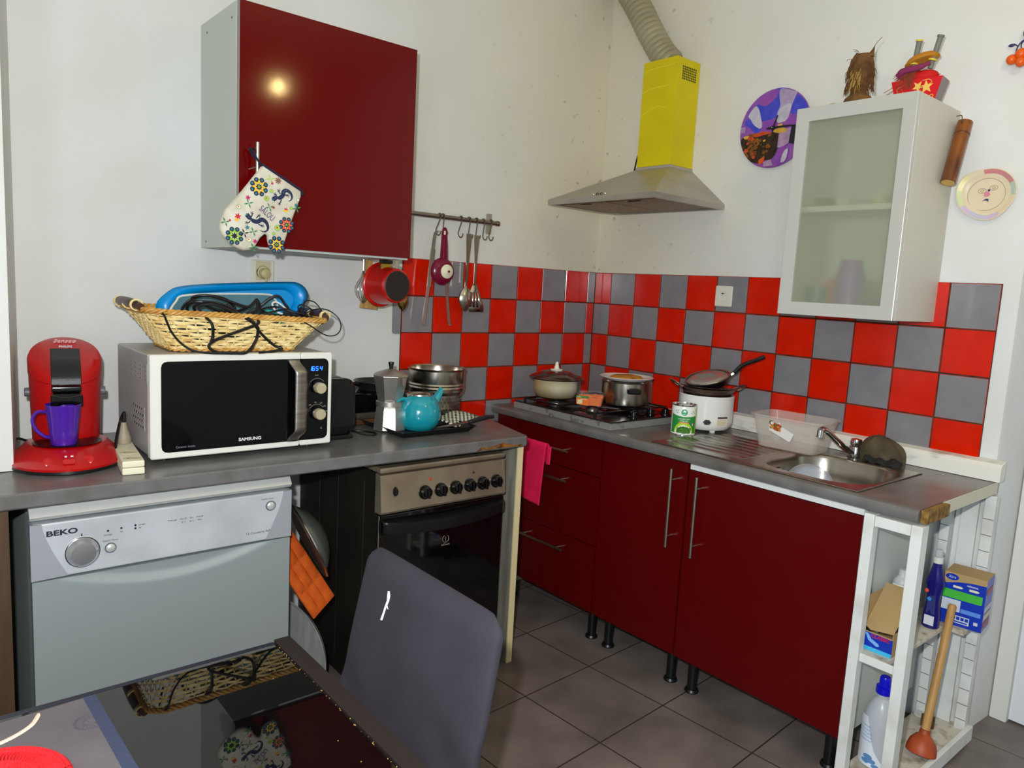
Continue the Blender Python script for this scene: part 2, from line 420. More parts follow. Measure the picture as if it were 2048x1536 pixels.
# cooker
m_cs = mat('dark_enamel', (26, 24, 20), .42, 0, (36, 32, 26), 6)
m_cp = mat('grimy_steel', (168, 154, 130), .34, .6, (134, 114, 94), 5, .3, .68)
t = thing('gas_cooker', 'dark steel fronted cooker with six black knobs between dishwasher and end panel', 'cooker', (-1.275, -.6, 0))
b = B(); b.box(-.252, .252, .032, .592, .03, .80, .004)
for x in (-.25,): 
    for y in (.10, .28, .42): b.box(-.2545, -.25, y, y+.02, .08, .76, .002)
b.done('body', m_cs, t)
b = B(); b.box(-.254, .252, .0, .55, .803, .822, .006); b.done('hob_frame', m_cp, t)
b = B(); b.box(-.235, .235, .03, .53, .821, .828, .002)
for x in (-.12, .12):
    for y in (.16, .40):
        b.lathe([(.05, .828), (.045, .835), (0, .836)], 20, (x, y))
b.done('hob_plate', m_blackg, t)
b = B(); b.loft([[(-.252, .032, .673), (-.252, -.006, .673), (-.252, -.010, .68), (-.252, .004, .797), (-.252, .032, .80)], [(.252, .032, .673), (.252, -.006, .673), (.252, -.010, .68), (.252, .004, .797), (.252, .032, .80)]]); cp = b.done('control_panel', m_cp, t)
tl = math.atan2(.014, .117)
def onp(z): return -.010+(z-.68)*.014/.117
for x in (-.089, -.027, .034, .093, .149, .209):
    b = B(); b.lathe([(0, 0), (.0235, 0), (.0235, .003), (.019, .004), (.0175, .020), (.014, .024), (0, .025)], 24); b.box(-.005, .005, -.0185, .0185, .018, .030, .003)
    k = b.done('knob', m_blackg, cp, (x, onp(.725), .725), (PI/2-tl, 0, 0))
    k.rotation_euler = (PI/2-tl, random.uniform(-.12, .12)*0, 0)
b = B(); b.lathe([(0, 0), (.012, 0), (.010, .006), (0, .007)], 20, sx=.75, sy=1.3); b.done('button', m_blackg, cp, (-.199, onp(.741), .741), (PI/2-tl, 0, 0))
b = B(); b.lathe([(0, 0), (.0055, 0), (.004, .003), (0, .004)], 14); b.done('indicator_light', mat('amber_lens', (190, 62, 8), .25), cp, (-.065, onp(.765), .765), (PI/2-tl, 0, 0))
b = B(); b.lathe([(0, 0), (.0045, 0), (.003, .002), (0, .003)], 14); b.done('indicator_light', mat('dark_red_lens', (60, 14, 10), .25), cp, (.112, onp(.766), .766), (PI/2-tl, 0, 0))
m_ovg = mat('black_oven_glass', (6, 5, 6), .05, coat=.3)
b = B(); b.box(-.25, .25, -.002, .03, .20, .668, .004); dr = b.done('oven_door', m_ovg, t)
b = B(); b.surf(lambda u, v: (-.246+.492*u, -.012-.030*sin(PI*u)**.6 if .12 < v < .9 else -.003, .653-.012*sin(PI*u)-.044*v), 30, 8); b.done('handle', m_black, dr, solid=.006)
m_lg = mat('pale_print', (150, 140, 128), .5)
b = B(); 
b.tube([(.005+.0125*cos(a), -.0026, .549+.0125*sin(a)) for a in [PI*.62+2*PI*.86*k/20 for k in range(21)]], .0009, 5); b.box(.0042, .0058, -.003, -.002, .541, .556); b.done('logo', m_lg, dr)
txt('inDesit', .010, m_lg, dr, (.005, -.0026, .529), sx=1.2)
b = B(); b.box(-.25, .25, .002, .03, .05, .195, .004); b.done('drawer', m_cs, t)
b = B(); b.box(-.256, -.2505, -.0, .03, .05, .668, .001); b.done('edge_trim', m_steel, t)
for x in (-.22, .22):
    for y in (.08, .5): B().cyl((x, y, 0), (x, y, .032), .018, 12).done('foot', m_black, t)

# things stored in the gap beside the cooker
m_alu = mat('aluminium', (186, 186, 184), .4, .35, (166, 166, 166), 8, stretch=(1, 6, 1))
o = thing('round_pan', 'round aluminium pan standing on edge in the gap beside the dishwasher', 'pan', (-1.737, -.40, .192), rot=(PI/2, 0, 0))
o.rotation_euler = (0, -PI/2, math.radians(20))
B().lathe([(0, -.008), (.165, -.008), (.185, .018), (.190, .020), (.190, .022), (.183, .021), (.163, -.004), (0, -.004)], 56).done('dish', m_alu, o)
m_or = mat('orange_quilt', (214, 98, 14), .8, 0, (190, 72, 6), 22, .3, .7, bump=.35, bs=38)
q = thing('pot_holder', 'orange quilted pot holder wedged between the dishwasher and the pan lid', 'pot holder', (-1.738, -.51, .49))
def qf(u, v):
    a = -.10+.20*u; c = -.11+.22*v
    d = .007*abs(sin(PI*u*3))**.5*abs(sin(PI*v*3))**.5
    return a, c, d
b = B()
ax = Vector((.50, -.10, -.86)).normalized(); ay = Vector((.52, .12, -.02)); n = Vector((-.55, -.80, -.25)).normalized()
ay = (ay-ax*ay.dot(ax)).normalized(); n = ax.cross(ay); n = n if n.y < 0 else -n
b.surf(lambda u, v: Vector(ax*(-.135+.27*v)+ay*(-.05+.10*u)+n*qf(u, v)[2]), 24, 30)
b.surf(lambda u, v: Vector(ax*(-.135+.27*v)+ay*(-.05+.10*u)-n*.006), 4, 4)
b.loft([[Vector(ax*y+ay*x-n*.006) for x, y in ((-.05, -.135), (.05, -.135), (.05, .135), (-.05, .135))], [Vector(ax*y+ay*x) for x, y in ((-.05, -.135), (.05, -.135), (.05, .135), (-.05, .135))]], False, False)
b.done('pad', m_or, q)
q = thing('pan_lid', 'domed pan lid with a steel rim leaning against the cooker side', 'lid', (-1.705, -.46, .585))
q.rotation_euler = Vector((.87, -.15, .41)).to_track_quat('Z', 'Y').to_euler()
B().lathe([(.118, .004), (.10, .022), (.07, .042), (.03, .055), (0, .058)], 48).done('dome', mat('smoky_lid', (74, 76, 70), .18, .0, coat=.4), q, solid=.003)
B().lathe([(.116, 0), (.134, -.004), (.138, 0), (.136, .004), (.116, .006), (.116, 0)], 48).done('rim', m_steel, q)
B().lathe([(.0, -.003), (.115, -.003), (.115, -.001), (0, -.001)], 40).done('underside', mat('brown_under', (96, 60, 48), .3, .4), q)

# ================================================================== table, mat, doily, chair in the foreground
t = thing('glass_table', 'black glass topped table in the foreground mirroring the basket', 'table', (-2.618, -1.861, -.0186))
m_bg = mat('black_table_glass', (5, 5, 6), .015, coat=.0, spec=.9)
B().box(-.50, .460, -.60, .549, .722, .74, .003).done('table_top', m_bg, t)
m_fr = mat('dark_brown_rail', (30, 22, 20), .5)
B().box(.461, .492, -.60, .559, .715, .7445, .002).done('side_rail', m_fr, t)
B().box(-.50, .460, .5495, .559, .718, .7405, .002).done('back_rail', mat('navy_rail', (26, 27, 40), .4), t)
R = random.Random(5); b = B()
for k in range(90):
    y = -.6+1.13*R.random(); s_ = R.uniform(.0004, .0010)
    b.ball((.4586+R.uniform(-.0012, .0018)-(.05*R.random() if k % 12 == 0 else 0), y, .7405), s_, 6, 4)
b.done('crumbs', mat('crumb', (180, 140, 70), .8), t, kind='stuff')
for x in (-.46, .22):
    for y in (-.56, .46): B().box(x-.025, x+.025, y-.025, y+.025, .0196, .7215, .003).done('leg', m_fr, t)
m_cloth = mat('grey_mat_cloth', (100, 93, 96), .85, 0, (86, 80, 84), 9, .3, .7, bump=.15, bs=220)
t = thing('table_mat', 'grey patterned fabric mat with navy border on the black glass table', 'table mat', (-2.618, -1.574, .7219)); t.scale = (1.027, 1.027, 1)
B().prism([(-.45, -.75), (.19, -.75), (.150, .246), (-.45, .215)], 'xy', 0, .0022, .0006).done('fabric', m_cloth, t)
B().prism([(.178, -.75), (.195, -.75), (.156, .2462), (.139, .2457)], 'xy', .0004, .0034, .0006).done('border', mat('navy_border', (52, 58, 82), .8, bump=.2, bs=200), t)
m_beige = mat('beige_braid', (222, 192, 168), .85, bump=.3, bs=180)
b = B()
for P in ([(-.02, .168), (.01, .178), (.042, .190), (.066, .208), (.078, .232)], ):
    c = catmull([(x, y, .0028) for x, y in P], 10)
    for a_, c_ in zip(c, c[1:]): b.tube([a_, a_+(c_-a_)*1.6+Vector((.0015, -.0015, 0))], .0026, 5)
b.done('braid', m_beige, t)
b = B()
for k in range(5):
    cx = .115-.024*k; cy = .038-.0035*k
    for rr in (.012, .0095): b.tube([(cx+rr*cos(a), cy+rr*sin(a), .0028) for a in [PI*i/10 for i in range(11)]], .0007, 4)
    for i in range(1, 8): b.tube([(cx, cy, .0028), (cx+.0115*cos(PI*i/8), cy+.0115*sin(PI*i/8), .0028)], .0005, 4)
b.done('lace_motif', m_beige, t)
b = B()
for rr in (.021, .019, .009): b.tube([(.135+rr*cos(a), .172+rr*sin(a), .0024) for a in [PI*.25+1.5*PI*i/24 for i in range(25)]], .0007, 4)
for i in range(14):
    a = PI*.25+1.5*PI*i/14; b.tube([(.135+.010*cos(a), .172+.010*sin(a), .0024), (.135+.018*cos(a+.1), .172+.018*sin(a+.1), .0024)], .0005, 4)
b.done('medallion', mat('dark_motif', (78, 74, 84), .85), t)
m_dr = mat('red_crochet', (222, 22, 30), .8, 0, (196, 12, 20), 60, .3, .7, bump=.3, bs=300)
b = B()
for i, rr in enumerate((.020, .030, .040, .049, .057, .064, .090, .0955)):
    n = int(rr*1500)
    b.tube([((rr+.0012*sin(n*a))*cos(a), (rr+.0012*sin(n*a))*sin(a), .0030+.0012*cos(n*a)) for a in [2*PI*k/(n*4) for k in range(n*4)]], .0042 if i not in (6, 7) else .0034, 6, closed=True)
for k in range(110):
    a = 2*PI*k/110; b.tube([(.066*cos(a), .066*sin(a), .003), (.077*cos(a+.03), .077*sin(a+.03), .0044), (.089*cos(a), .089*sin(a), .003)], .0021, 5)
b.lathe([(0, .004), (.02, .004), (.02, .001), (0, .001)], 20)
q = b.done('crochet_doily', m_dr, loc=(-2.622, -1.504, .7246)); q.scale = (1.027, 1.027, 1); tag(q, 'round red crochet doily on the grey table mat', 'doily')

m_cov = mat('grey_chair_cover', (54, 50, 58), .9, 0, (46, 43, 50), 7, .3, .7, bump=.12, bs=140)
t = thing('dining_chair', 'dining chair in a grey fabric cover pushed in beside the black table', 'chair', (-1.87, -1.392, 0))
def back(u, v):
    # u around the section (front then back), v from bottom to top
    z = .42+.395*v
    hw = .247-.012*v if v < .9 else (.236-.032*((v-.9)/.1)**2.5)
    xc = .0+(z-.8)*.20
    if v > .9: zz = z-.0
    else: zz = z
    th = .022*(1 if v < .9 else max(.25, 1-((v-.9)/.1)**2))
    a = 2*PI*u
    ex = cos(a); ey = sin(a)
    sy = (abs(ey)**.35)*(1 if ey > 0 else -1); sx = (abs(ex)**.7)*(1 if ex > 0 else -1)
    y = hw*sy
    wr = (.011*sin(y*30-v*16)+.006*sin(y*55+v*9))*max(0, 1-v*2.0)*(1 if y < .05 else .5)+.004*sin(y*21-v*9)*max(0, 1-v*1.6)
    return (xc+th*sx+wr, y+.02*(1-v)*0, zz)
b = B(); b.surf(back, 96, 46, cu=True)
b.f([b.v(back(k/96, 1)) for k in range(96)])
bmesh.ops.remove_doubles(b.bm, verts=b.bm.verts, dist=1e-5)
bc = b.done('backrest', m_cov, t, ang=60)
def seat(u, v):
    a = 2*PI*u; ey = sin(a); ex = cos(a)
    sy = (abs(ey)**.4)*(1 if ey > 0 else -1); sx = (abs(ex)**.4)*(1 if ex > 0 else -1)
    k = 1+.03*v
    return (-.235+.19*sx*k+.006*v*sin(9*a), .205*sy*k+.006*v*cos(11*a), .475-.19*v+.003*sin(7*a)*v)
b = B(); b.surf(seat, 80, 12, cu=True); b.f([b.v(seat(k/80, 0)) for k in range(80)]); bmesh.ops.remove_doubles(b.bm, verts=b.bm.verts, dist=1e-5)
b.done('seat', m_cov, t, ang=60)
for x, y in ((-.45, -.17), (-.45, .17), (-.10, -.17), (-.10, .17)):
    B().box(x-.018, x+.018, y-.018, y+.018, .001, .40, .002).done('leg', m_fr, t)
m_pm = mat('white_paint_mark', (240, 238, 242), .6)
def bk(y, z): return (-1.87+1.87+(z-.8)*.2-.0228, y, z)
b = B()
P = [(.105, .756), (.101, .748), (.100, .738), (.104, .724), (.107, .708), (.110, .694)]
b.tube([bk(y, z) for y, z in P], [.0022, .0038, .003, .0026, .0024, .0028], 6, sm=0); b.tube([bk(.102, .728), bk(.094, .722)], .001, 5)
b.done('paint_mark', m_pm, t, label='white paint smear on the grey cover')

# ================================================================== things on the left worktop (top at z = .88)
W = .8803
# --- coffee machine
m_cr = mat('coffee_red', (176, 6, 8), .28, coat=.25)
t = thing('coffee_machine', 'red pod coffee machine with black lever standing at the left end of the worktop', 'coffee machine', (-2.335, -.345, W), math.radians(-8))
def ell(rx, ry, z, n=48, cy=0): return [(rx*cos(2*PI*k/n), cy+ry*sin(2*PI*k/n), z) for k in range(n)]
b = B(); b.loft([ell(.130, .158, 0), ell(.137, .165, .004), ell(.137, .165, .010)], True, True); b.done('base_pad', m_black, t)
b = B(); b.loft([ell(.136, .164, .010), ell(.137, .165, .016), ell(.128, .152, .026), ell(.105, .118, .046), ell(.096, .104, .054, cy=.01), ell(.090, .097, .056, cy=.012)], True, True); bs_ = b.done('base', m_cr, t)
b = B(); b.loft([ell(.078, .070, .0565, cy=-.022), ell(.080, .072, .059, cy=-.022), ell(.076, .068, .0600, cy=-.022)], True, True); b.done('drip_tray', mat('drip_black', (22, 12, 16), .3), t)
def tw(r, ry, zf, n=56, cy=.072): return [(r*cos(2*PI*k/n), cy+ry*sin(2*PI*k/n), zf(ry*sin(2*PI*k/n))) for k in range(n)]
b = B(); b.loft([tw(.080, .078, lambda y: .05), tw(.083, .084, lambda y: .15), tw(.085, .086, lambda y: .232+.30*y)], True, True); b.done('tower', m_cr, t)
b = B(); b.loft([tw(.0862, .0875, lambda y: .234+.30*y), tw(.0868, .088, lambda y: .268+.47*y), tw(.0845, .0855, lambda y: .273+.50*y), tw(.0835, .0845, lambda y: .275+.52*y), tw(.064, .065, lambda y: .280+.545*y), tw(.03, .03, lambda y: .284+.55*y)], True, True); ld = b.done('lid', m_cr, t)
sl = math.atan(.57)
b = B(); b.loft([[(x, y, z) for x, y, z in ((s_*.034*k, .052-.022*0, .283+.002), (s_*.034*k, .052, .2835))] for s_, k in ((1, 1),)], False, False) if False else None
b = B()
P = [(.066, .2860), (.02, .264), (-.005, .254), (-.022, .240), (-.029, .226), (-.030, .212)]
prof = P+[(y-.010 if i > 2 else y, z+.010 if i <= 2 else z) for i, (y, z) in reversed(list(enumerate(P)))]
b.prism([(y, z) for y, z in prof], 'yz', -.034, .034, .0015); lv = b.done('lever', mat('lever_black', (22, 22, 24), .4, bump=.15, bs=300), t)
b = B(); b.box(-.034, .034, -.046, .01, .192, .208, .004); b.prism([(-.036, .158), (-.030, .154), (-.012, .164), (.012, .164), (.030, .154), (.036, .158), (.036, .184), (.030, .190), (-.030, .190), (-.036, .184)], 'xz', -.060, .005, .003); b.done('spout', m_blackg, t)
B().tube([(-.034, -.0605, .187), (-.012, -.0625, .182), (.012, -.0625, .182), (.034, -.0605, .187)], .0015, 6, sm=5).done('spout_trim', m_darksteel, t)
for sx in (-1, 1): B().lathe([(0, 0), (.012, 0), (.012, .012), (.010, .014), (0, .014)], 18).done('pivot', mat('pivot_grey', (96, 96, 104), .4), t, (sx*.081, .075, .178), (0, sx*PI/2, 0))
def on_base(x, z):
    k = (z-.016)/(.054-.016); return -(.165-(.165-.095)*k)*math.sqrt(max(0, 1-(x/.13)**2))
tb = -math.radians(52)
for x in (-.042, .042):
    y = on_base(x, .030)
    B().lathe([(.0, 0), (.013, 0), (.0135, .002), (.011, .0035), (0, .004)], 24).done('cup_button', m_cr, bs_, (x, y-.002, .031), (math.radians(55), 0, -x*7))
b = B(); b.prism(rrect(-.014, .014, -.007, .007, .004), 'xy', 0, .003, .001); b.done('power_button', m_cr, bs_, (0, -.148, .032), (math.radians(55), 0, 0))
b = B(); b.box(-.009, -.004, -.002, .002, 0, .0015); b.done('cup_mark', m_white, bs_, (0, -.131, .0415), (math.radians(50), 0, 0))
b = B(); b.box(.004, .010, -.002, .002, 0, .0015); b.done('cup_mark', m_white, bs_, (0, -.131, .0415), (math.radians(50), 0, 0))
m_pk = mat('pale_pink_print', (226, 170, 170), .5); m_silp = mat('silver_print', (215, 205, 205), .4, .3)
upl = (0, cos(sl), sin(sl))
txt('Senseo', .019, m_pk, ld, (.0, .118, .3110), upv=upl, shear=.3, ext=.0015)
txt('PHILIPS', .0098, m_silp, ld, (.002, .094, .2980), upv=upl, bold=.0003, ext=.0015)
B().tube([(-.075, .10, .03), (-.115, .09, .05), (-.12, .07, .02), (-.10, .08, .004), (-.06, .16, .004)], .0035, 7, sm=8).done('cord_loop', m_black, t)
b = B(); b.tube([(.078, .10, .02), (.12, .06, .012), (.125, -.02, .010), (.116, -.10, .010)], .0032, 7, sm=6)
b.done('power_cord', m_black, t)
# --- mug
m_pu = mat('purple_glaze', (74, 30, 150), .18, coat=.5)
t = thing('mug', 'purple ceramic mug standing on the drip tray of the coffee machine', 'mug', (-2.352, -.405, W+.0606))
B().lathe([(0, 0), (.028, 0), (.030, .003), (.0335, .04), (.0405, .100), (.0415, .104), (.0400, .105), (.0385, .102), (.031, .04), (.028, .006), (0, .005)], 40).done('cup', m_pu, t)
B().tube([(-.0385, .0, .086), (-.058, -.006, .088), (-.069, -.008, .070), (-.062, -.008, .045), (-.046, -.005, .027), (-.0325, 0, .020)], .0052, 10, sm=8, flat=.75).done('handle', m_pu, t)
# --- power strip
m_cream = mat('cream_plastic', (226, 220, 190), .4)
t = thing('power_strip', 'cream socket strip lying on the worktop between coffee machine and microwave', 'power strip', (-2.218, -.50, W), math.radians(-6))
B().box(-.026, .026, -.065, .19, 0, .018, .003).done('lower_shell', m_cream, t); B().box(-.026, .026, -.065, .19, .0185, .036, .004).done('upper_shell', m_cream, t)
for y in (-.035, .035):
    b = B(); b.lathe([(.021, .0362), (.0205, .0372), (.0185, .0368), (.018, .0364), (0, .0363)], 28, (0, y)); s_ = b.done('socket', mat('socket_shade', (196, 188, 156), .5), t)
    b = B(); b.cyl((-.009, y, .0362), (-.009, y, .0372), .0026, 10); b.done('contact', m_gold, s_)
t = thing('plug', 'beige plug with black cable pushed into the back of the socket strip', 'plug', (-2.1985, -.345, W+.0368), math.radians(-6))
b = B(); b.lathe([(0, 0), (.018, 0), (.019, .012), (.0165, .022), (.009, .045), (.007, .058), (0, .060)], 24); b.done('plug_body', mat('grey_beige_plug', (150, 138, 116), .5), t)
B().tube([(.001, 0, .058), (.002, .004, .085), (-.008, .012, .055), (-.022, -.03, .015), (-.030, -.075, -.012), (-.032, -.11, -.030)], .0042, 8, sm=8).done('cable', m_black, t)

# --- microwave
m_mwf = mat('white_plastic_frame', (226, 224, 214), .35); m_mws = mat('pale_grey_enamel', (176, 174, 172), .35, .2)
t = thing('microwave', 'white microwave oven with black glass door under the wicker basket', 'microwave', (-1.906, -.49, W), 0)
B().box(-.257, .257, .03, .375, .016, .295, .006).done('body', m_mws, t)
b = B(); b.box(-.2576, -.256, .068, .192, .080, .146); b.mi = 1
for i in range(5):
    for j in range(4): b.box(-.2582, -.256, .075+.022*i+.010*(j % 2), .088+.022*i+.010*(j % 2), .085+.017*j, .093+.017*j, .0006, 1)
b.done('vent', [m_mws, m_blackg], t)
b = B(); b.box(-.2576, -.256, .04, .215, .217, .268); b.mi = 1
for i in range(4):
    for j in range(4): b.box(-.2582, -.256, .045+.05*i, .06+.05*i, .222+.012*j, .227+.012*j, .0004, 1)
b.done('vent', [m_mws, mat('vent_shadow', (120, 118, 114), .5)], t)
b = B()
b.prism(rrect(-.26, .158, .014, .297, .006), 'xz', 0, .030, .003); b.done('door', m_mwf, t)
b = B(); b.prism(rrect(.1595, .26, .014, .297, .006), 'xz', 0, .030, .003); cp = b.done('control_panel', m_mwf, t)
m_mg = mat('black_microwave_glass', (7, 7, 10), .08)
def half(x0, x1, z0, z1, r, side):
    q = rrect(x0, x1, z0, z1, r, 6); return [(min(max(x, x0), x1), z) for x, z in q]
b = B(); b.prism([(.158, .279), (-.216, .279), (-.225, .277), (-.231, .271), (-.233, .262), (-.233, .048), (-.231, .039), (-.225, .033), (-.216, .031), (.158, .031)], 'xz', -.0022, .004, .0008); gl = b.done('window', m_mg, t)
b = B(); b.prism([(.1595, .031), (.231, .031), (.240, .034), (.246, .041), (.247, .05), (.247, .262), (.245, .271), (.239, .277), (.231, .279), (.1595, .279)], 'xz', -.0022, .004, .0008); pn = b.done('black_fascia', m_mg, cp)
b = B()
def hdl(u, v):
    z = .032+.246*v; e = min(1, min(v, 1-v)/.16); e = .5-.5*cos(PI*e)
    return (.117+.012*e+(.034+.002*e)*u, -.004-.026*e-.003*sin(PI*u), z)
b.surf(hdl, 6, 40); hd = b.done('handle', m_steelb, t, solid=.004)
for z in (.192, .112):
    B().lathe([(.0205, 0), (.020, .010), (.0185, .012), (0, .012)], 32).done('knob_base', m_blackg, cp, (.210, -.0022, z), (PI/2, 0, 0))
    B().lathe([(.0165, .010), (.0168, .030), (.0155, .032), (0, .0325)], 36).done('knob', mat('champagne_metal', (220, 208, 168), .3, .55, aniso=.6), cp, (.210, -.0022, z), (PI/2, 0, 0))
    B().tube([(.210+.027*cos(a), -.0026, z+.027*sin(a)) for a in [PI*.2+PI*.6*k/14 for k in range(15)]], .0006, 4).done('scale_mark', m_lg, cp)
for s_, dx, dz in (('200', -.022, .026), ('450', -.004, .033), ('600', .014, .030), ('700', .026, .020), ('800W', .030, .004), ('100', -.034, .0), ('D', -.030, .012)):
    txt(s_, .0052, m_lg, cp, (.210+dx, -.0026, .112+dz))
txt('Grill', .006, m_lg, cp, (.208, -.0026, .228)); txt('G', .008, m_lg, cp, (.226, -.0026, .064))
m_led = mat('blue_led', (20, 70, 255), .5, emit=5)
seg = {'1': 'bc', '6': 'afedcg', '5': 'afgcd', '4': 'fgbc'}
def digit(ch, x, z, h, wd, b):
    k = h/2; th = h*.09; sh = .12
    S_ = {'a': ((0, h), (wd, h)), 'b': ((wd, k), (wd, h)), 'c': ((wd, 0), (wd, k)), 'd': ((0, 0), (wd, 0)), 'e': ((0, 0), (0, k)), 'f': ((0, k), (0, h)), 'g': ((0, k), (wd, k))}
    for q in seg[ch]:
        (x0, z0), (x1, z1) = S_[q]
        b.tube([(x+x0+sh*z0, -.0026, z+z0), (x+x1+sh*z1, -.0026, z+z1)], th, 5)
b = B()
for ch, x in (('1', .184), ('6', .193), ('5', .205), ('4', .218)): digit(ch, x, .243, .012, .0065, b)
for z in (.246, .252): b.ball((.2023, -.0026, z), .0008, 6, 4)
b.done('clock_display', m_led, cp)
txt('SAMSUNG', .0125, mat('white_print', (220, 220, 220), .4), gl, (.006, -.0026, .050), sx=1.15, bold=.0004)
txt('Ceramic Inside', .0085, mat('grey_print', (120, 120, 128), .5), gl, (-.172, -.0026, .044), shear=.1)
for x in (-.21, .21):
    for y in (.06, .33): B().cyl((x, y, 0), (x, y, .017), .014, 12).done('foot', m_black, t)

# --- wicker basket on the microwave
m_wk = mat('straw_wicker', (238, 212, 146), .5, 0, (214, 172, 92), 26, .25, .55, stretch=(1, 1, .4), bump=.2, bs=90)
m_wr = mat('honey_wicker', (220, 170, 86), .5, 0, (176, 122, 52), 30, .3, .65, bump=.2, bs=90)
MZ = W+.2955
t = thing('wicker_basket', 'pale wicker basket of cables on top of the microwave', 'basket', (-1.905, -.30, MZ), math.radians(-2))
def rperim(s, v):
    # s in 0..1 around a rounded rectangle, v = 0 bottom, 1 top
    hx = .178+.078*v**1.05; hy = .115+.055*v; r = .035+.02*v
    a, c = hx-r, hy-r; L = [2*a, PI*r/2, 2*c, PI*r/2]*2
    tot = sum(L); d = (s % 1)*tot
    segs = [((-a, -hy), (1, 0)), ((a, -c), -90), ((hx, -c), (0, 1)), ((a, c), 0), ((a, hy), (-1, 0)), ((-a, c), 90), ((-hx, c), (0, -1)), ((-a, -c), 180)]
    for l, (p, q) in zip(L, segs):
        if d <= l:
            if isinstance(q, tuple):
                n_ = (q[1], -q[0]); return (p[0]+q[0]*d, p[1]+q[1]*d), n_
            th = math.radians(q)+d/r; return (p[0]+r*cos(th), p[1]+r*sin(th)), (cos(th), sin(th))
        d -= l
    return (-a, -hy), (0, -1)
Z0, H = .008, .094
NS = 52; NR = 10
b = B(); R = random.Random(11)
for r in range(NR):
    v0 = (r+.5)/NR
    ph = r % 2
    n = NS*4; rings = []
    for k in range(n):
        s = k/n
        jit = .0012*sin(k*.61+r*3.1)
        (x, y), (nx, ny) = rperim(s, v0)
        zc = Z0+H*v0*(1-.10*x/.25)+.0012*sin(2*PI*s*3+r)+jit*1.2
        o = .0032*cos(PI*(k/4*1.0+ph)*1.0)
        hh = .0041+.0007*sin(k*.37+r); tt = .0014
        rings.append([(x+nx*(o+dx), y+ny*(o+dx), zc+dz) for dx, dz in ((tt, 0), (0, hh), (-tt, 0), (0, -hh))])
    rings.append(rings[0]); b.loft(rings, False, False)
b.done('weave', m_wk, t, ang=60)
b = B()
for k in range(NS):
    s = k/NS; P = []
    for v in (0, .5, 1):
        (x, y), n_ = rperim(s, v); P.append((x, y, Z0+H*v*(1-.10*x/.25)))
    b.tube(P, .0022, 6)
b.done('stake', m_wk, t, kind='stuff')
b = B()
for k in range(3):
    n = 260; P = []
    for i in range(n):
        (x, y), (nx, ny) = rperim(i/n, 1.04); a = 2*PI*i/n*34+2*PI*k/3
        P.append((x+nx*.005*cos(a), y+ny*.005*cos(a), Z0+H*(1-.10*x/.25)+.004+.0050*sin(a)))
    b.tube(P, .0042, 6, closed=True)
b.done('rim', m_wr, t)
b = B()
for k in range(2):
    n = 200; P = []
    for i in range(n):
        (x, y), (nx, ny) = rperim(i/n, .0); a = 2*PI*i/n*28+PI*k
        P.append((x+nx*.003*cos(a), y+ny*.003*cos(a), .0065+.003*sin(a)))
    b.tube(P, .0036, 6, closed=True)
b.box(-.172, .172, -.108, .108, .004, .008); b.done('bottom', m_wr, t)
m_hd = mat('dark_wood_handle', (70, 44, 40), .4)
for sx in (-1, 1):
    hz = Z0+H-.010*sx
    h = B().tube([(sx*.262, -.135, hz+.012), (sx*.272, -.07, hz+.020), (sx*.272, .07, hz+.020), (sx*.262, .135, hz+.012)], [.010, .0125, .0125, .010], 12, sm=5).done('handle', m_hd, t)
    for y in (-.12, -.02, .105):
        b = B(); b.tube([(sx*.268+.0145*cos(a), y+.015*a/(6*PI), hz+.016+.0145*sin(a)) for a in [2*PI*k/14 for k in range(43)]], .0022, 5)
        b.done('binding', m_wk, h)
BX, BY, BZ = -1.905, -.30, MZ
# contents
t = thing('blue_tray', 'bright blue plastic tray leaning upright at the back of the basket', 'tray', (BX+.062, BY+.060, BZ+.018), rot=(math.radians(-7), math.radians(-2.5), 0))
m_bl = mat('bright_blue_plastic', (0, 142, 214), .3)
ou = [(-.13, 0), (-.17, .05), (-.235, .100), (-.205, .148), (-.13, .172), (.16, .182), (.215, .176), (.240, .150), (.232, .115), (.17, .05), (.13, 0)]
ou = [(p.x, p.y) for p in catmull([(x, y, 0) for x, y in ou], 4)]
inn = [(-.11, .02), (-.165, .09), (-.145, .135), (-.09, .150), (.13, .158), (.175, .150), (.19, .12), (.15, .06), (.11, .02)]
inn = [(p.x, p.y) for p in catmull([(x, y, 0) for x, y in inn], 4)]
B().prism(ou, 'xz', 0, .008, .003).done('panel', m_bl, t)
b = B(); n = 60
def rs(P, n):
    P = [Vector((*p, 0)) for p in P]; L = [0]
    for a_, c_ in zip(P, P[1:]): L.append(L[-1]+(c_-a_).length)
    o = []; j = 0
    for i in range(n):
        d = L[-1]*i/(n-1)
        while j < len(P)-2 and L[j+1] < d: j += 1
        f_ = (d-L[j])/max(1e-9, L[j+1]-L[j]); o.append(P[j].lerp(P[j+1], f_))
    return o
A, Bq = rs(ou, n), rs(inn, n)
b.loft([[(p.x, -.001, p.y), ((p.x*.6+q.x*.4), -.010, (p.y*.6+q.y*.4)), (q.x, -.002, q.y)] for p, q in zip(A, Bq)], False, False, closed=False)
b.done('rim', m_bl, t, solid=.003)
t = thing('storage_box', 'smoky teal plastic box with white rim standing in front of the blue tray', 'box', (BX+.0, BY+.004, BZ+.034), rot=(math.radians(-5), 0, 0))
m_tl = mat('smoky_teal_plastic', (84, 124, 136), .3, 0, (66, 106, 118), 6)
ou = [(-.16, 0), (-.165, .05), (-.14, .10), (-.10, .122), (.12, .132), (.155, .120), (.165, .09), (.15, 0)]
ou = [(p.x, p.y) for p in catmull([(x, y, 0) for x, y in ou], 5)]
B().prism(ou, 'xz', 0, .038, .004).done('shell', m_tl, t)
B().tube([(x, -.001, z) for x, z in ou], .0035, 6).done('rim', mat('pale_rim', (196, 204, 200), .4), t)
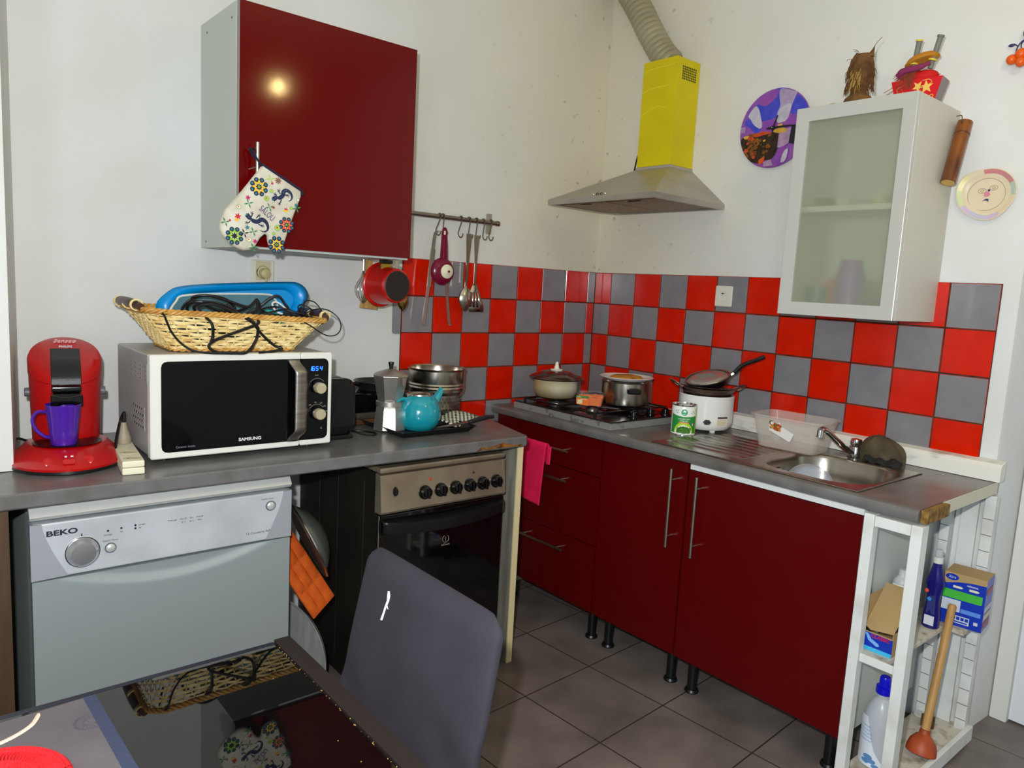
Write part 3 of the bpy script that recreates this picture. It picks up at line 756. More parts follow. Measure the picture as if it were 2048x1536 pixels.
tag(B().prism([(-.070, 0), (.012, .082), (.050, .030), (.050, 0)], 'xz', 0, .012, .002).done('smoky_case', mat('smoky_case_plastic', (44, 56, 58), .25), loc=(BX-.002, BY-.015, BZ+.058), rot=(math.radians(-12), 0, 0)), 'smoky grey pointed plastic case in the middle of the basket', 'case')
tag(B().box(-.035, .035, -.012, .012, 0, .075, .004).done('turquoise_case', mat('turquoise_plastic', (20, 164, 156), .45), loc=(BX+.125, BY-.035, BZ+.045), rot=(math.radians(-20), math.radians(12), 0)), 'turquoise case standing in the basket near its right end', 'case')
tag(B().box(-.03, .03, -.01, .01, -.0, .03, .004).done('turquoise_pouch', mat('turquoise_cloth', (40, 176, 160), .7), loc=(BX+.115, BY-.125, BZ+.084), rot=(math.radians(-50), math.radians(4), .2)), 'turquoise pouch lying at the front of the basket', 'pouch')
b = B(); b.lathe([(0, 0), (.016, 0), (.019, .02), (.018, .045), (.012, .06), (0, .062)], 20)
tag(b.done('metal_gadget', mat('grey_metal', (128, 132, 138), .25, .9), loc=(BX+.05, BY-.115, BZ+.086), rot=(.3, PI/2-.2, -.3)), 'shiny grey metal gadget lying at the front of the basket', 'gadget')
for x, y, z, r_, lab in ((.165, -.10, .088, (.2, .3, .2), 'black square charger at the right end of the basket'), (-.02, -.09, .082, (0, .1, .3), 'black flat charger in the middle front of the basket'), (.205, -.03, .09, (.3, .2, .5), 'black charger block in the back right corner of the basket')):
    tag(B().box(-.028, .028, -.02, .02, 0, .026, .004).done('charger', m_black, loc=(BX+x, BY+y, BZ+z), rot=r_), lab, 'charger', 'chargers in the basket')
tag(B().box(-.02, .02, -.004, .004, 0, .012, .002).done('green_clip', mat('lime_plastic', (90, 200, 40), .4), loc=(BX-.085, BY-.10, BZ+.098)), 'small lime green clip among the black cables in the basket', 'clip')
def cable(lab, P, r, m, name='cable', grp='cables in the basket', sm=9):
    o = B().tube([(BX+x, BY+y, BZ+z) for x, y, z in P], r, 7, sm=sm).done(name, m); tag(o, lab, 'cable', grp); return o
m_cab = mat('black_cable', (16, 15, 17), .45)
cable('thick black cable coiled in a tall heap at the left of the basket', [(-.15, -.05, .09), (-.135, -.07, .135), (-.09, -.08, .158), (-.03, -.08, .150), (.0, -.075, .125), (-.03, -.09, .112), (-.09, -.10, .130), (-.125, -.09, .150), (-.09, -.11, .160), (-.03, -.105, .146), (.03, -.10, .130), (.06, -.09, .152), (.05, -.11, .120), (.01, -.12, .105), (-.05, -.12, .112)], .0042, m_cab)
cable('thin black cable tangle in the middle right of the basket', [(.05, -.10, .10), (.10, -.11, .118), (.15, -.10, .125), (.18, -.08, .112), (.15, -.12, .106), (.09, -.13, .112), (.07, -.11, .124), (.12, -.09, .132), (.17, -.11, .118), (.21, -.12, .110)], .0028, m_cab)
cable('thick black cable looped in front of the wicker basket down to the microwave top', [(-.10, -.02, .08), (-.13, -.06, .12), (-.12, -.10, .140), (-.07, -.11, .138), (-.01, -.09, .115), (.045, -.07, .130), (.065, -.08, .150), (.060, -.12, .118), (.035, -.165, .098), (.022, -.188, .085), (-.055, -.172, .052), (-.089, -.165, .036), (-.103, -.167, .020), (-.085, -.185, .006), (-.04, -.20, .0042), (-.005, -.190, .006), (.025, -.172, .034), (.030, -.178, .062), (.022, -.187, .082), (-.02, -.168, .11), (-.075, -.13, .135), (-.115, -.12, .128), (-.115, -.155, .108), (-.100, -.182, .085), (-.094, -.172, .052), (-.097, -.166, .034)], .0042, m_cab)
cable('black cable running down the left front corner of the basket', [(-.20, -.06, .10), (-.225, -.12, .118), (-.222, -.172, .108), (-.215, -.178, .088), (-.200, -.166, .060), (-.175, -.162, .030), (-.145, -.172, .010), (-.105, -.19, .0042), (-.06, -.200, .0042), (-.02, -.205, .0040)], .0030, m_cab)
cable('black cable hanging over the middle of the basket front', [(-.09, -.05, .10), (-.12, -.09, .125), (-.09, -.115, .142), (-.04, -.13, .132), (-.01, -.165, .108), (.01, -.187, .095), (.028, -.184, .070), (.055, -.172, .045), (.085, -.166, .022), (.105, -.172, .013), (.075, -.18, .006), (.03, -.19, .0042)], .0040, m_cab)
cable('black cable bundle at the back of the basket making a tall bend', [(.04, .01, .09), (.09, -.02, .125), (.125, -.03, .155), (.150, -.035, .162), (.168, -.04, .14), (.178, -.06, .115), (.16, -.08, .105), (.10, -.10, .108), (.07, -.09, .118)], .0042, m_cab)
cable('thin black cable springing out past the right end of the basket', [(.10, -.10, .10), (.16, -.11, .105), (.205, -.09, .122), (.225, -.06, .15), (.262, -.05, .148), (.285, -.06, .118), (.283, -.09, .092), (.255, -.10, .082), (.20, -.11, .095), (.22, -.10, .12), (.27, -.07, .128), (.31, -.06, .122), (.338, -.07, .098), (.336, -.09, .070), (.312, -.11, .050), (.27, -.14, .048), (.23, -.165, .060), (.19, -.18, .082), (.15, -.17, .102)], .0019, m_cab)
cable('thin black cable coiled on the right part of the basket', [(.09, -.12, .098), (.13, -.135, .105), (.18, -.13, .102), (.22, -.12, .108), (.235, -.09, .125), (.21, -.07, .14), (.19, -.09, .128), (.205, -.13, .108), (.24, -.15, .098), (.20, -.16, .100), (.15, -.15, .104), (.11, -.14, .103)], .0022, m_cab)
cable('white cable bent into a loop at the right of the basket', [(.19, -.04, .105), (.155, -.05, .135), (.135, -.05, .145), (.122, -.055, .138), (.128, -.07, .118), (.15, -.08, .110), (.175, -.085, .118)], .0030, mat('white_cable', (222, 222, 220), .4))

# --- toaster
t = thing('toaster', 'black toaster half hidden behind the right end of the microwave', 'toaster', (-1.578, -.285, W))
pr = rrect(-.062, .062, .012, .202, .040, 8)
b = B(); b.prism(pr, 'xz', -.13, .13, .014); b.done('body', m_blackg, t)
B().box(-.02, .02, -.095, .095, .199, .2032, .001).done('slot', m_black, t)
B().box(-.055, .055, -.12, .12, 0, .014, .003).done('base', m_black, t)
B().box(-.018, .018, .130, .140, .06, .085, .003).done('lever', m_black, t)
B().tube([(.07, -.06, .02), (.10, -.10, .008), (.135, -.115, .0045), (.155, -.09, .0045), (.14, -.05, .0045), (.10, -.02, .0045)], .0038, 7, sm=7).done('power_cord', m_black, t)
# --- pan, grill and board behind the moka pot
tag(B().prism(rrect(-.17, .17, -.10, .10, .015), 'xy', 0, .020, .003).done('wooden_board', mat('dark_wood', (96, 58, 30), .5, 0, (66, 38, 18), 20, .3, .7, stretch=(.3, 2, 1)), loc=(-1.33, -.115, W)), 'dark wooden board lying behind the moka pot under a black grill', 'board')
t = thing('table_grill', 'black table grill on a wooden board behind the moka pot', 'grill', (-1.33, -.115, W+.0203))
B().box(-.16, .16, -.09, .09, 0, .022, .004).done('base', mat('steel_band', (150, 142, 128), .35, .9), t)
B().box(-.155, .155, -.088, .088, .0225, .095, .012).done('body', m_blackg, t)
t = thing('frying_pan', 'black frying pan resting on the table grill behind the moka pot', 'pan', (-1.27, -.125, W+.116))
B().lathe([(0, 0), (.075, 0), (.092, .028), (.096, .030), (.0955, .032), (.089, .029), (.073, .004), (0, .004)], 40).done('bowl', mat('worn_black', (40, 40, 42), .35, .3), t)
B().tube([(-.088, -.012, .020), (-.13, -.018, .026), (-.21, -.03, .022)], [.008, .010, .012], 10, sm=5, flat=.7).done('handle', m_black, t)
# --- stock pot with steamer
m_pot = mat('polished_steel', (204, 196, 184), .22, 1, (176, 168, 152), 5, .3, .7)
t = thing('steamer_pot', 'stainless steel steamer pot with perforated insert behind the blue teapot', 'pot', (-1.035, -.165, W))
b = B(); b.lathe([(0, 0), (.085, 0), (.094, .006), (.096, .02), (.097, .095), (.108, .108), (.1085, .118)], 48); lo = b.done('perforated_insert', m_pot, t)
b = B()
for k in range(40):
    for j in range(5):
        a = 2*PI*(k+.5*(j % 2))/40; z = .024+.015*j; r = .0967
        b.prism(circ(0, 0, .0021, 6), 'xy', 0, .0004)if False else b.ball((r*cos(a), r*sin(a), z), .0022, 6, 4)
b.done('hole', mat('hole_dark', (22, 18, 16), .6), lo, kind='stuff')
b = B(); b.lathe([(.1085, .116), (.1115, .122), (.108, .128), (.1125, .134), (.109, .140), (.110, .145), (.1105, .188), (.1145, .193), (.1155, .196), (.1125, .197), (.1075, .192), (.107, .14), (.10, .13), (0, .128)], 56); b.done('upper_pan', m_pot, t)
b = B(); b.ball((.116, .0, .188), .006, 10, 6, (1, 1.4, .8)); b.done('rivet_lug', m_pot, t)
# --- serving tray and what stands on it
t = thing('serving_tray', 'square black serving tray holding the moka pot and the teapot', 'tray', (-1.232, -.333, W), 0)
q = rrect(-.158, .158, -.158, .158, .012, 4)
def rsq(h, z): return [(x, y, z) for x, y in rrect(-h, h, -h, h, .012, 4)]
b = B(); b.loft([rsq(.140, 0), rsq(.158, .020), rsq(.160, .0205), rsq(.160, .0222), rsq(.157, .0222), rsq(.139, .004)], True, True); b.done('tray', mat('tray_black', (18, 18, 18), .4), t)
TZ = W+.0045
m_mk = mat('cast_aluminium', (196, 190, 180), .38, .85, (176, 170, 160), 9, .3, .7, bump=.03)
t = thing('moka_pot', 'eight sided aluminium moka coffee pot on the black serving tray', 'coffee pot', (-1.345, -.335, TZ), math.radians(14)); t.scale = (1.1, 1.1, 1)
b = B(); b.lathe([(0, 0), (.052, 0), (.0535, .004), (.046, .078), (.043, .084)], 8, a0=PI/8, cap1=True); b.done('boiler', m_mk, t, ang=20)
b = B(); b.lathe([(.041, .083), (.0445, .085), (.0445, .101), (.041, .103)], 32); b.done('collar', m_mk, t)
b = B(); b.lathe([(.040, .102), (.041, .104), (.056, .184), (.0575, .188), (.0560, .190)], 8, a0=PI/8, cap0=True, cap1=True); b.done('upper_jug', m_mk, t, ang=20)
b = B(); b.lathe([(.0585, .1905), (.0585, .193), (.050, .200), (.012, .214), (0, .215)], 8, a0=PI/8, cap0=True); ld = b.done('lid', m_mk, t, ang=20)
b = B(); b.lathe([(.006, .212), (.006, .220), (.0095, .236), (.0085, .239), (0, .2395)], 14); b.done('knob', m_black, ld)
b = B(); b.box(-.006, .006, -.0625, -.054, .160, .189, .002); b.done('hinge', m_mk, t)
b = B(); b.tube([(.03, .046, .186), (.05, .075, .182), (.055, .088, .15), (.048, .078, .11)], .008, 8, sm=5); b.done('handle', m_black, t)
m_tq = mat('turquoise_glaze', (22, 148, 162), .16, coat=.6)
t = thing('teapot', 'round turquoise teapot with steel lid on the black serving tray', 'teapot', (-1.246, -.372, TZ), math.radians(0))
b = B(); b.lathe([(0, 0), (.050, 0), (.056, .003), (.072, .025), (.0785, .052), (.075, .080), (.062, .108), (.048, .122), (.044, .124), (.043, .121), (.055, .10), (.06, .07), (.05, .02), (0, .01)], 48); b.done('body', m_tq, t)
b = B(); b.loft([[Vector((x, 0, z))+Vector((cos(a)*nx*r, sin(a)*r, cos(a)*nz*r)) for a in [2*PI*k/16 for k in range(16)]] for x, z, r, nx, nz in ((.055, .075, .026, -.6, .8), (.068, .098, .019, -.5, .86), (.082, .118, .0145, -.5, .86), (.092, .136, .013, -.35, .94))], True, True); b.done('spout', m_tq, t)
B().tube([(-.046, 0, .108), (-.078, 0, .110), (-.096, 0, .092), (-.098, 0, .060), (-.086, 0, .030), (-.062, 0, .018)], .0095, 12, sm=8, flat=.6).done('handle', m_tq, t)
b = B(); b.lathe([(.0475, .1235), (.0465, .128), (.040, .1265), (.036, .123), (0, .122)], 36); b.box(-.058, -.040, -.008, .008, .116, .128, .002); b.tube([(-.045, -.014, .125), (-.045, .014, .125)], .004, 8); b.done('lid', m_steel, t)
# cloth and knife
mck = mat('checked_cloth', (222, 220, 196), .85); mcd = mat('checked_dark', (40, 44, 36), .85)
t = thing('checked_cloth', 'folded black and cream checked cloth at the back of the serving tray', 'cloth', (-1.062, -.345, W+.026), rot=(math.radians(5), math.radians(-6), math.radians(12)))
b = B()
def cl(x, y): return .004*sin(x*45)+.003*cos(y*50)
n1, n2 = 14, 12
for i in range(n1):
    for j in range(n2):
        x0, x1 = -.07+.14*i/n1, -.07+.14*(i+1)/n1; y0, y1 = -.06+.12*j/n2, -.06+.12*(j+1)/n2
        b.mi = 1 if (i+j) % 2 or (i % 2 and j % 2 and False) else 0
        b.f([b.v((x0, y0, cl(x0, y0))), b.v((x1, y0, cl(x1, y0))), b.v((x1, y1, cl(x1, y1))), b.v((x0, y1, cl(x0, y1)))])
bmesh.ops.remove_doubles(b.bm, verts=b.bm.verts, dist=1e-5); b.done('fabric', [mck, mcd], t, solid=.006)
t = thing('carving_knife', 'carving knife with dark ridged handle lying across the edge of the serving tray', 'knife', (-1.072, -.45, W+.032), rot=(0, math.radians(-3), math.radians(7)))
B().tube([(-.01, 0, -.002), (.02, 0, 0), (.07, 0, .003), (.115, 0, .0)], [.009, .0105, .011, .009], 12, sm=5, flat=.8).done('handle', mat('dark_handle', (38, 30, 30), .45), t)
B().cyl((.114, 0, 0), (.120, 0, 0), .006, 10).done('pommel', m_steel, t)
B().prism([(-.01, -.010), (-.11, -.012), (-.16, .004), (-.15, .010), (-.01, .010)], 'xy', -.001, .001).done('blade', m_steel, t)

# ================================================================== left wall: cabinet, mitt, socket, utensils
t = thing('wall_cabinet', 'glossy dark red wall cabinet with grey sides on the left wall', 'cabinet', (-1.584, -.001, 1.479))
b = B(); b.box(-.30, -.284, -.318, 0, 0, .70, .001); b.box(.284, .30, -.318, 0, 0, .70, .001); b.box(-.284, .284, -.318, 0, 0, .016); b.box(-.284, .284, -.318, 0, .684, .70); b.box(-.284, .284, -.006, 0, .016, .684)
b.done('carcass', m_carc, t)
for z in (.05, .33): B().box(-.2835, .2835, -.31, -.007, z+.2, z+.216).done('shelf', m_carc, t)
dr = B().box(-.298, .298, -.338, -.320, .006, .699, .0015).done('door', m_red, t)
b = B(); b.box(-.2995, -.2982, -.338, -.320, .006, .699); b.done('door_edging', mat('pale_edging', (150, 140, 134), .4), dr)
b = B(); b.tube([(-.256, -.372, .305), (-.256, -.372, .215)], .0055, 10); b.cyl((-.256, -.338, .290), (-.256, -.372, .290), .004, 8); b.cyl((-.256, -.338, .235), (-.256, -.372, .235), .004, 8)
b.done('handle', mat('satin_nickel', (190, 182, 164), .32, 1), dr)
b = B()
for y, z in ((-.28, .66), (-.06, .665), (-.05, .02)): b.cyl((-.3002, y, z), (-.3008, y, z), .004, 10)
b.done('screw_cap', m_inkg, t)
# oven mitt
m_mit = mat('quilted_mitt_cloth', (214, 208, 188), .85, 0, (190, 180, 156), 16, .3, .6, bush if False else .3) if False else mat('quilted_mitt_cloth', (216, 210, 192), .85, 0, (196, 188, 166), 18, .3, .6, bump=.5, bs=42)
t = thing('oven_mitt', 'white oven mitt with flowers and lizards hanging from the red cabinet handle', 'oven mitt', (-1.84, -.395, 1.72))
MO = [(.004, -.003), (.123, -.062), (.124, -.080), (.089, -.173), (.075, -.220), (.066, -.236), (.054, -.241), (.040, -.238), (.026, -.230), (.022, -.218), (.021, -.203), (.014, -.199), (.000, -.213), (-.013, -.236), (-.030, -.250), (-.050, -.253), (-.068, -.247), (-.090, -.234), (-.111, -.212), (-.117, -.195), (-.117, -.178), (-.103, -.141), (-.080, -.112), (-.055, -.083)]
def pillow(b, pts, t2, ins, y0=0):
    r = [offset(pts, -ins), offset(pts, -ins*.35), pts, offset(pts, -ins*.35), offset(pts, -ins)]
    ys = [t2, t2*.72, 0, -t2*.72, -t2]
    b.loft([[(x, y0+y, z) for x, z in q] for q, y in zip(r, ys)])
b = B(); pillow(b, MO, .013, .010); b.done('mitt_body', m_mit, t, ang=50)
m_nv = mat('navy_cloth', (24, 26, 48), .8)
b = B(); b.tube([(.002, -.002, -.002), (.06, -.004, -.030), (.122, -.002, -.061), (.126, .0, -.072)], .0065, 8, sm=4, flat=.7); b.done('cuff_binding', m_nv, t)
b = B(); b.tube([(.004, 0, -.004), (-.006, .012, .016), (-.014, .018, .034), (-.018, .036, .046), (-.010, .046, .034), (.000, .030, .014), (.006, .006, -.002)], .0032, 7, sm=6); b.done('hanging_loop', m_nv, t)
dm = {n: mat('print_'+n, c, .85) for n, c in dict(navy=(36, 42, 74), yellow=(240, 190, 40), orange=(240, 96, 40), green=(150, 196, 50), teal=(60, 120, 130), red=(200, 40, 60), pink=(190, 40, 110), dkgreen=(60, 130, 80), black=(30, 34, 36), lime=(170, 200, 80), cream=(238, 226, 190), brick=(150, 62, 60), lav=(90, 70, 130)).items()}
dk = list(dm); dml = [dm[k] for k in dk]
YD = -.0134
b = B(); lay = [0]
def dec(col, pts, d=.0004):
    lay[0] += 1; b.mi = dk.index(col); y = YD-.00002*(lay[0] % 40)
    b.prism(pts, 'xz', y, y+d*.2)
def mpx(u, v): return ((u-708)*.000237+.004, -(v-372)*.000237-.003)
def flower(u, v, r, c, n=8, edge=True):
    x, z = mpx(u, v); r *= .000237
    if edge:
        for k in range(n): a = 2*PI*(k+.5)/n; dec('navy', circ(x+r*.82*cos(a), z+r*.82*sin(a), r*.30, 10)); dec('teal', circ(x+r*.86*cos(a), z+r*.86*sin(a), r*.14, 8))
    for k in range(n):
        a = 2*PI*k/n
        dec(c, [(x+r*.1*cos(a), z+r*.1*sin(a)), (x+r*.55*cos(a-.3), z+r*.55*sin(a-.3)), (x+r*.9*cos(a), z+r*.9*sin(a)), (x+r*.55*cos(a+.3), z+r*.55*sin(a+.3))])
    dec('black', star(x, z, r*.42, n, .6)); dec('green', circ(x, z, r*.16, 10)); dec('black', circ(x, z, r*.08, 8))
flower(655, 640, 105, 'yellow'); flower(885, 1320, 100, 'yellow'); flower(360, 1255, 100, 'green'); flower(1010, 1065, 92, 'orange'); flower(895, 535, 52, 'brick', 8, False)
for u, v, r, c in ((812, 672, 20, 'lime'), (752, 768, 28, 'lime'), (1157, 741, 16, 'cream'), (1070, 852, 16, 'lime'), (412, 907, 22, 'cream'), (893, 1113, 33, 'lime'), (845, 1188, 16, 'lime'), (538, 1285, 26, 'cream'), (820, 578, 15, 'pink'), (305, 1074, 13, 'pink')):
    x, z = mpx(u, v)
    if c != 'pink': dec('dkgreen', circ(x, z, (r+4)*.000237, 14))
    dec(c, circ(x, z, r*.000237, 14))
    if r > 20: dec('red', circ(x-.001, z+.001, r*.000237*.35, 8))
for u, v, r, c in ((520, 785, 38, 'pink'), (612, 1300, 36, 'pink'), (1135, 808, 30, 'teal'), (840, 868, 24, 'brick'), (515, 1140, 36, 'teal'), (1000, 880, 34, 'red'), (400, 1020, 46, 'red')):
    x, z = mpx(u, v); dec(c, star(x, z, r*.000237, 6, .45, .3))
for u, v in ((385, 1060), (995, 895)):
    x, z = mpx(u, v); dec('yellow', blob(x, z, .0065, 10, .15, .0035))
def leaf(u, v, a, L, c):
    x, z = mpx(u, v); L *= .000237; d = Vector((cos(a), sin(a))); n_ = Vector((-d.y, d.x))
    dec(c, [(x, z), (x+d.x*L*.5+n_.x*L*.16, z+d.y*L*.5+n_.y*L*.16), (x+d.x*L, z+d.y*L), (x+d.x*L*.5-n_.x*L*.16, z+d.y*L*.5-n_.y*L*.16)])
for u, v, c in ((530, 850, 'dkgreen'), (590, 1185, 'dkgreen'), (590, 1375, 'dkgreen'), (800, 525, 'lime'), (790, 870, 'dkgreen'), (250, 1100, 'dkgreen'), (480, 1215, 'black'), (1140, 845, 'dkgreen')):
    for a in (.3, 2.0, 3.4, -1.2): leaf(u, v, a, 62, c)
def lizard(P, leg, tail):
    pts = [mpx(*p) for p in P]
    c = catmull([(x, z, 0) for x, z in pts], 5); N = len(c)
    L_, R_ = [], []
    for i, p in enumerate(c):
        f_ = i/(N-1); wd = (.0065 if f_ < .12 else (.0042 if f_ < .18 else .0062*sin(PI*min(1, .25+f_*.62))))*(1 if f_ < .5 else max(.25, 1-(f_-.5)*1.4))
        d = (c[min(i+1, N-1)]-c[max(i-1, 0)]).normalized(); n_ = Vector((-d.y, d.x, 0))
        L_.append(tuple((p+n_*wd)[:2])); R_.append(tuple((p-n_*wd)[:2]))
    for i in range(N-1): dec('navy', [L_[i], L_[i+1], R_[i+1], R_[i]])
    for i in range(1, N-2, 3):
        q = c[i]; dec('teal' if i % 2 else 'lav', circ(q.x, q.y, .0019 if i < N*.6 else .0012, 7))
    dec('teal', circ(*pts[0], .0030, 8))
    for (u0, v0), (u1, v1), (u2, v2) in leg:
        A_ = [Vector(mpx(*q)) for q in ((u0, v0), (u1, v1), (u2, v2))]
        for p, q in zip(A_, A_[1:]):
            d = (q-p).normalized(); n_ = Vector((-d.y, d.x))*.0016; dec('navy', [tuple(p+n_), tuple(q+n_), tuple(q-n_), tuple(p-n_)])
        for k in range(5):
            a = 2*PI*k/5; e = A_[2]+Vector((cos(a), sin(a)))*.0045; d = (e-A_[2]).normalized(); n_ = Vector((-d.y, d.x))*.0007
            dec('navy', [tuple(A_[2]+n_), tuple(e+n_), tuple(e-n_), tuple(A_[2]-n_)]); dec('navy', circ(e.x, e.y, .0011, 6))
lizard([(830, 775), (870, 745), (920, 740), (960, 700), (965, 665), (1000, 640), (1050, 660), (1078, 710), (1060, 755), (1030, 768)], [((880, 720), (860, 700), (855, 705)), ((930, 690), (910, 680), (903, 655)), ((940, 760), (930, 790), (912, 815)), ((975, 690), (1000, 700), (1022, 700))], 0)
lizard([(505, 985), (545, 1025), (590, 1055), (640, 1060), (690, 1030), (740, 1050), (770, 1100), (765, 1150), (720, 1175), (670, 1160)], [((560, 1010), (575, 985), (572, 965)), ((550, 1060), (530, 1085), (505, 1085)), ((625, 1020), (645, 990), (662, 985)), ((650, 1090), (680, 1100), (705, 1105))], 0)
b.done('printed_pattern', dml, t)
rr_ = Vector((150, 0, -118)).normalized(); uu_ = Vector((118, 0, 150)).normalized()
x, z = mpx(756, 950); txt('SALOU', .026, dm['lav'], t, (x, YD-.0012, z), right=rr_, upv=uu_, sx=.62, ext=.0002)
# wall socket left
m_soc = mat('socket_white', (216, 212, 196), .4)
def wallsocket(loc, rotz, lab, yel):
    t = thing('wall_socket', lab, 'socket', loc, rotz)
    B().prism(rrect(-.041, .041, -.043, .043, .006), 'xz', -.009, 0, .003).done('plate', m_soc, t)
    b = B(); b.lathe([(.024, .0), (.024, .002), (.0205, .002), (.0195, -.004), (0, -.004)], 32); f = b.done('outlet', yel, t, (0, -.0095, .0), (PI/2, 0, 0))
    return t
ts = wallsocket((-1.678, -.001, 1.409), 0, 'yellowed wall socket with a plug under the red wall cabinet', mat('yellowed_plastic', (190, 176, 126), .45))
B().prism(rrect(-.026, .026, -.026, .038, .004), 'xz', -.0115, -.0092, .001).done('inner_frame', mat('yellowed_frame', (200, 190, 150), .45), ts)
t = thing('plug', 'yellowed plug with lead in the wall socket behind the wicker basket', 'plug', (-1.676, -.013, 1.406))
b = B(); b.lathe([(0, 0), (.0185, 0), (.0185, .008), (.016, .022), (.006, .026), (0, .026)], 24); b.done('plug_body', MATS['yellowed_plastic'], t, (0, 0, 0), (PI/2, 0, 0))
B().tube([(0, -.014, -.010), (.002, -.018, -.024), (.003, -.012, -.045), (.004, -.006, -.10), (.01, -.006, -.25)], .0038, 8, sm=5).done('lead', MATS['yellowed_plastic'], t)

# utensil rail
m_rail = mat('rail_steel', (150, 142, 130), .3, 1)
t = thing('utensil_rail', 'steel rail with hooks on the left wall beside the red cabinet', 'rail', (-.95, -.04, 1.672))
B().tube([(-.32, 0, 0), (.279, 0, 0)], .0095, 16).done('bar', m_rail, t)
B().tube([(.276, 0, 0), (.288, 0, 0)], .0115, 16).done('end_cap', m_rail, t)
b = B(); b.box(.248, .274, .030, .0385, -.045, .040, .002); b.tube([(.261, .0, 0), (.261, .034, 0)], .007, 10); b.done('bracket', mat('tarnished_bracket', (176, 170, 156), .4, .6), t)
def hook(x, lab, tilt=0, lean=0):
    P = [(0, .011, -.006), (0, .012, .004), (0, .006, .0115), (0, -.006, .0115), (0, -.012, .004), (-.002+tilt*.3, -.013, -.02), (tilt, -.014, -.055), (tilt+.002, -.015, -.068), (tilt+.010, -.016, -.075), (tilt+.019, -.016, -.070), (tilt+.022, -.016, -.058)]
    o = B().tube([(x-.95+.95-0, y, z) for (q, y, z) in P for x in (q,)], .0021, 7, sm=5).done('s_hook', mat('hook_steel', (96, 90, 84), .35, 1), loc=(x, -.04, 1.672)); tag(o, lab, 'hook', 'hooks on the steel rail')
hook(-.968, 'steel hook carrying the tongs, leftmost on the rail', -.024); hook(-.952, 'steel hook carrying the burgundy funnel', -.006)
hook(-.862, 'empty steel hook between the funnel and the spoon', -.020); hook(-.820, 'steel hook carrying the serving spoon', -.010); hook(-.782, 'steel hook carrying the slotted turner', -.010)
hook(-.745, 'empty steel hook just right of the slotted turner', -.010); hook(-.705, 'empty steel hook at the right end of the rail', -.018)
# tongs
t = thing('tongs', 'long steel tongs hanging behind the burgundy funnel', 'tongs', (-.972, -.057, 1.604))
for sx, sh in ((-1, 0), (1, 0)):
    P = [(sx*.0, .0, .010), (sx*.022, 0, .004), (sx*.030, 0, -.03), (-.034 if sx < 0 else .034, .0, -.07), (-.044 if sx < 0 else .042, .002, -.20), (-.060 if sx < 0 else .062, .004, -.345), (-.056 if sx < 0 else .070, .002, -.37)]
    b = B(); c = catmull(P, 5); b.loft([[p+Vector((dx, dy, 0)) for dx, dy in ((-.007, -.001), (.007, -.001), (.007, .001), (-.007, .001))] for p in c]); b.done('arm', m_steel, t)
b = B(); c = [Vector(p) for p in ((-.034, -.002, -.065), (-.047, -.001, -.215))]; b.loft([[p+Vector((dx, dy, 0)) for dx, dy in ((-.009, -.003), (.009, -.003), (.009, .003), (-.009, .003))] for p in c]); b.done('grip', m_steel, t)
# funnel / strainer with handle
m_bur = mat('burgundy_plastic', (112, 8, 44), .22)
t = thing('burgundy_funnel', 'burgundy plastic funnel with long handle and white centre hanging on the rail', 'funnel', (-.958, -.062, 1.454)); t.scale = (1.08, 1, 1.05)
b = B(); b.lathe([(.050, 0), (.0525, .002), (.050, .006), (.042, .016), (.026, .021), (.0, .022)], 44); b.done('cup', m_bur, t, (0, .002, 0), (PI/2, 0, 0))
b = B(); b.lathe([(.0, .0), (.027, 0), (.0265, .003), (.008, .012), (.007, .016), (0, .016)], 36); cn = b.done('white_centre', m_cream, t, (.008, -.0182, .0), (PI/2, 0, 0))
b = B(); b.lathe([(0, 0), (.005, 0), (.005, .001), (0, .001)], 16); b.done('centre_dot', m_bur, cn, (0, 0, .0158))
b = B(); ho = [(-.014, .045), (.017, .045), (.012, .150), (.010, .163), (.002, .168), (-.007, .163), (-.010, .150)]
b.prism(ho, 'xz', -.006, .002, .0015); b.box(-.0015, .0015, -.008, -.005, .05, .125); b.done('handle', m_bur, t)
b = B(); b.prism(rrect(-.004, .004, .138, .154, .0038, 5), 'xz', -.0064, .0026); b.done('hanging_hole', mat('wall_seen', (206, 204, 192), .7), t)
# spoon and turner
m_ut = mat('worn_steel', (188, 180, 166), .22, 1)
def handle(b, w0, w1, z0, z1, y=0, x0=0, x1=0):
    b.loft([[(x0-w0, y-.001, z0), (x0+w0, y-.001, z0), (x0+w0, y+.001, z0), (x0-w0, y+.001, z0)], [(x0-w0, y-.001, z0-.02), (x0+w0, y-.001, z0-.02), (x0+w0, y+.001, z0-.02), (x0-w0, y+.001, z0-.02)], [((x0+x1)/2-w1, y-.002, z0*.45+z1*.55), ((x0+x1)/2+w1, y-.002, z0*.45+z1*.55), ((x0+x1)/2+w1, y+.002, z0*.45+z1*.55), ((x0+x1)/2-w1, y+.002, z0*.45+z1*.55)], [(x1-w1, y-.002, z1), (x1+w1, y-.002, z1), (x1+w1, y+.002, z1), (x1-w1, y+.002, z1)]])
t = thing('serving_spoon', 'steel serving spoon hanging left of the slotted turner', 'spoon', (-.829, -.058, 1.615)); t.scale = (1.22, 1, 1)
b = B(); handle(b, .011, .0045, .0, -.225, 0, 0, -.004); b.done('handle', m_ut, t)
b = B(); b.surf(lambda u, v: ((-.006+.029*sin(PI*v)**.75*(2*u-1)), -.004-.016*sin(PI*v)**.8*(1-(2*u-1)**2), -.215-.105*v), 14, 16); b.done('bowl', m_ut, t, solid=.0015)
t = thing('slotted_turner', 'steel slotted turner hanging right of the serving spoon', 'turner', (-.789, -.058, 1.612)); t.scale = (1.15, 1, 1)
b = B(); handle(b, .011, .0045, .0, -.205, 0, 0, .0); b.done('handle', m_ut, t)
b = B()
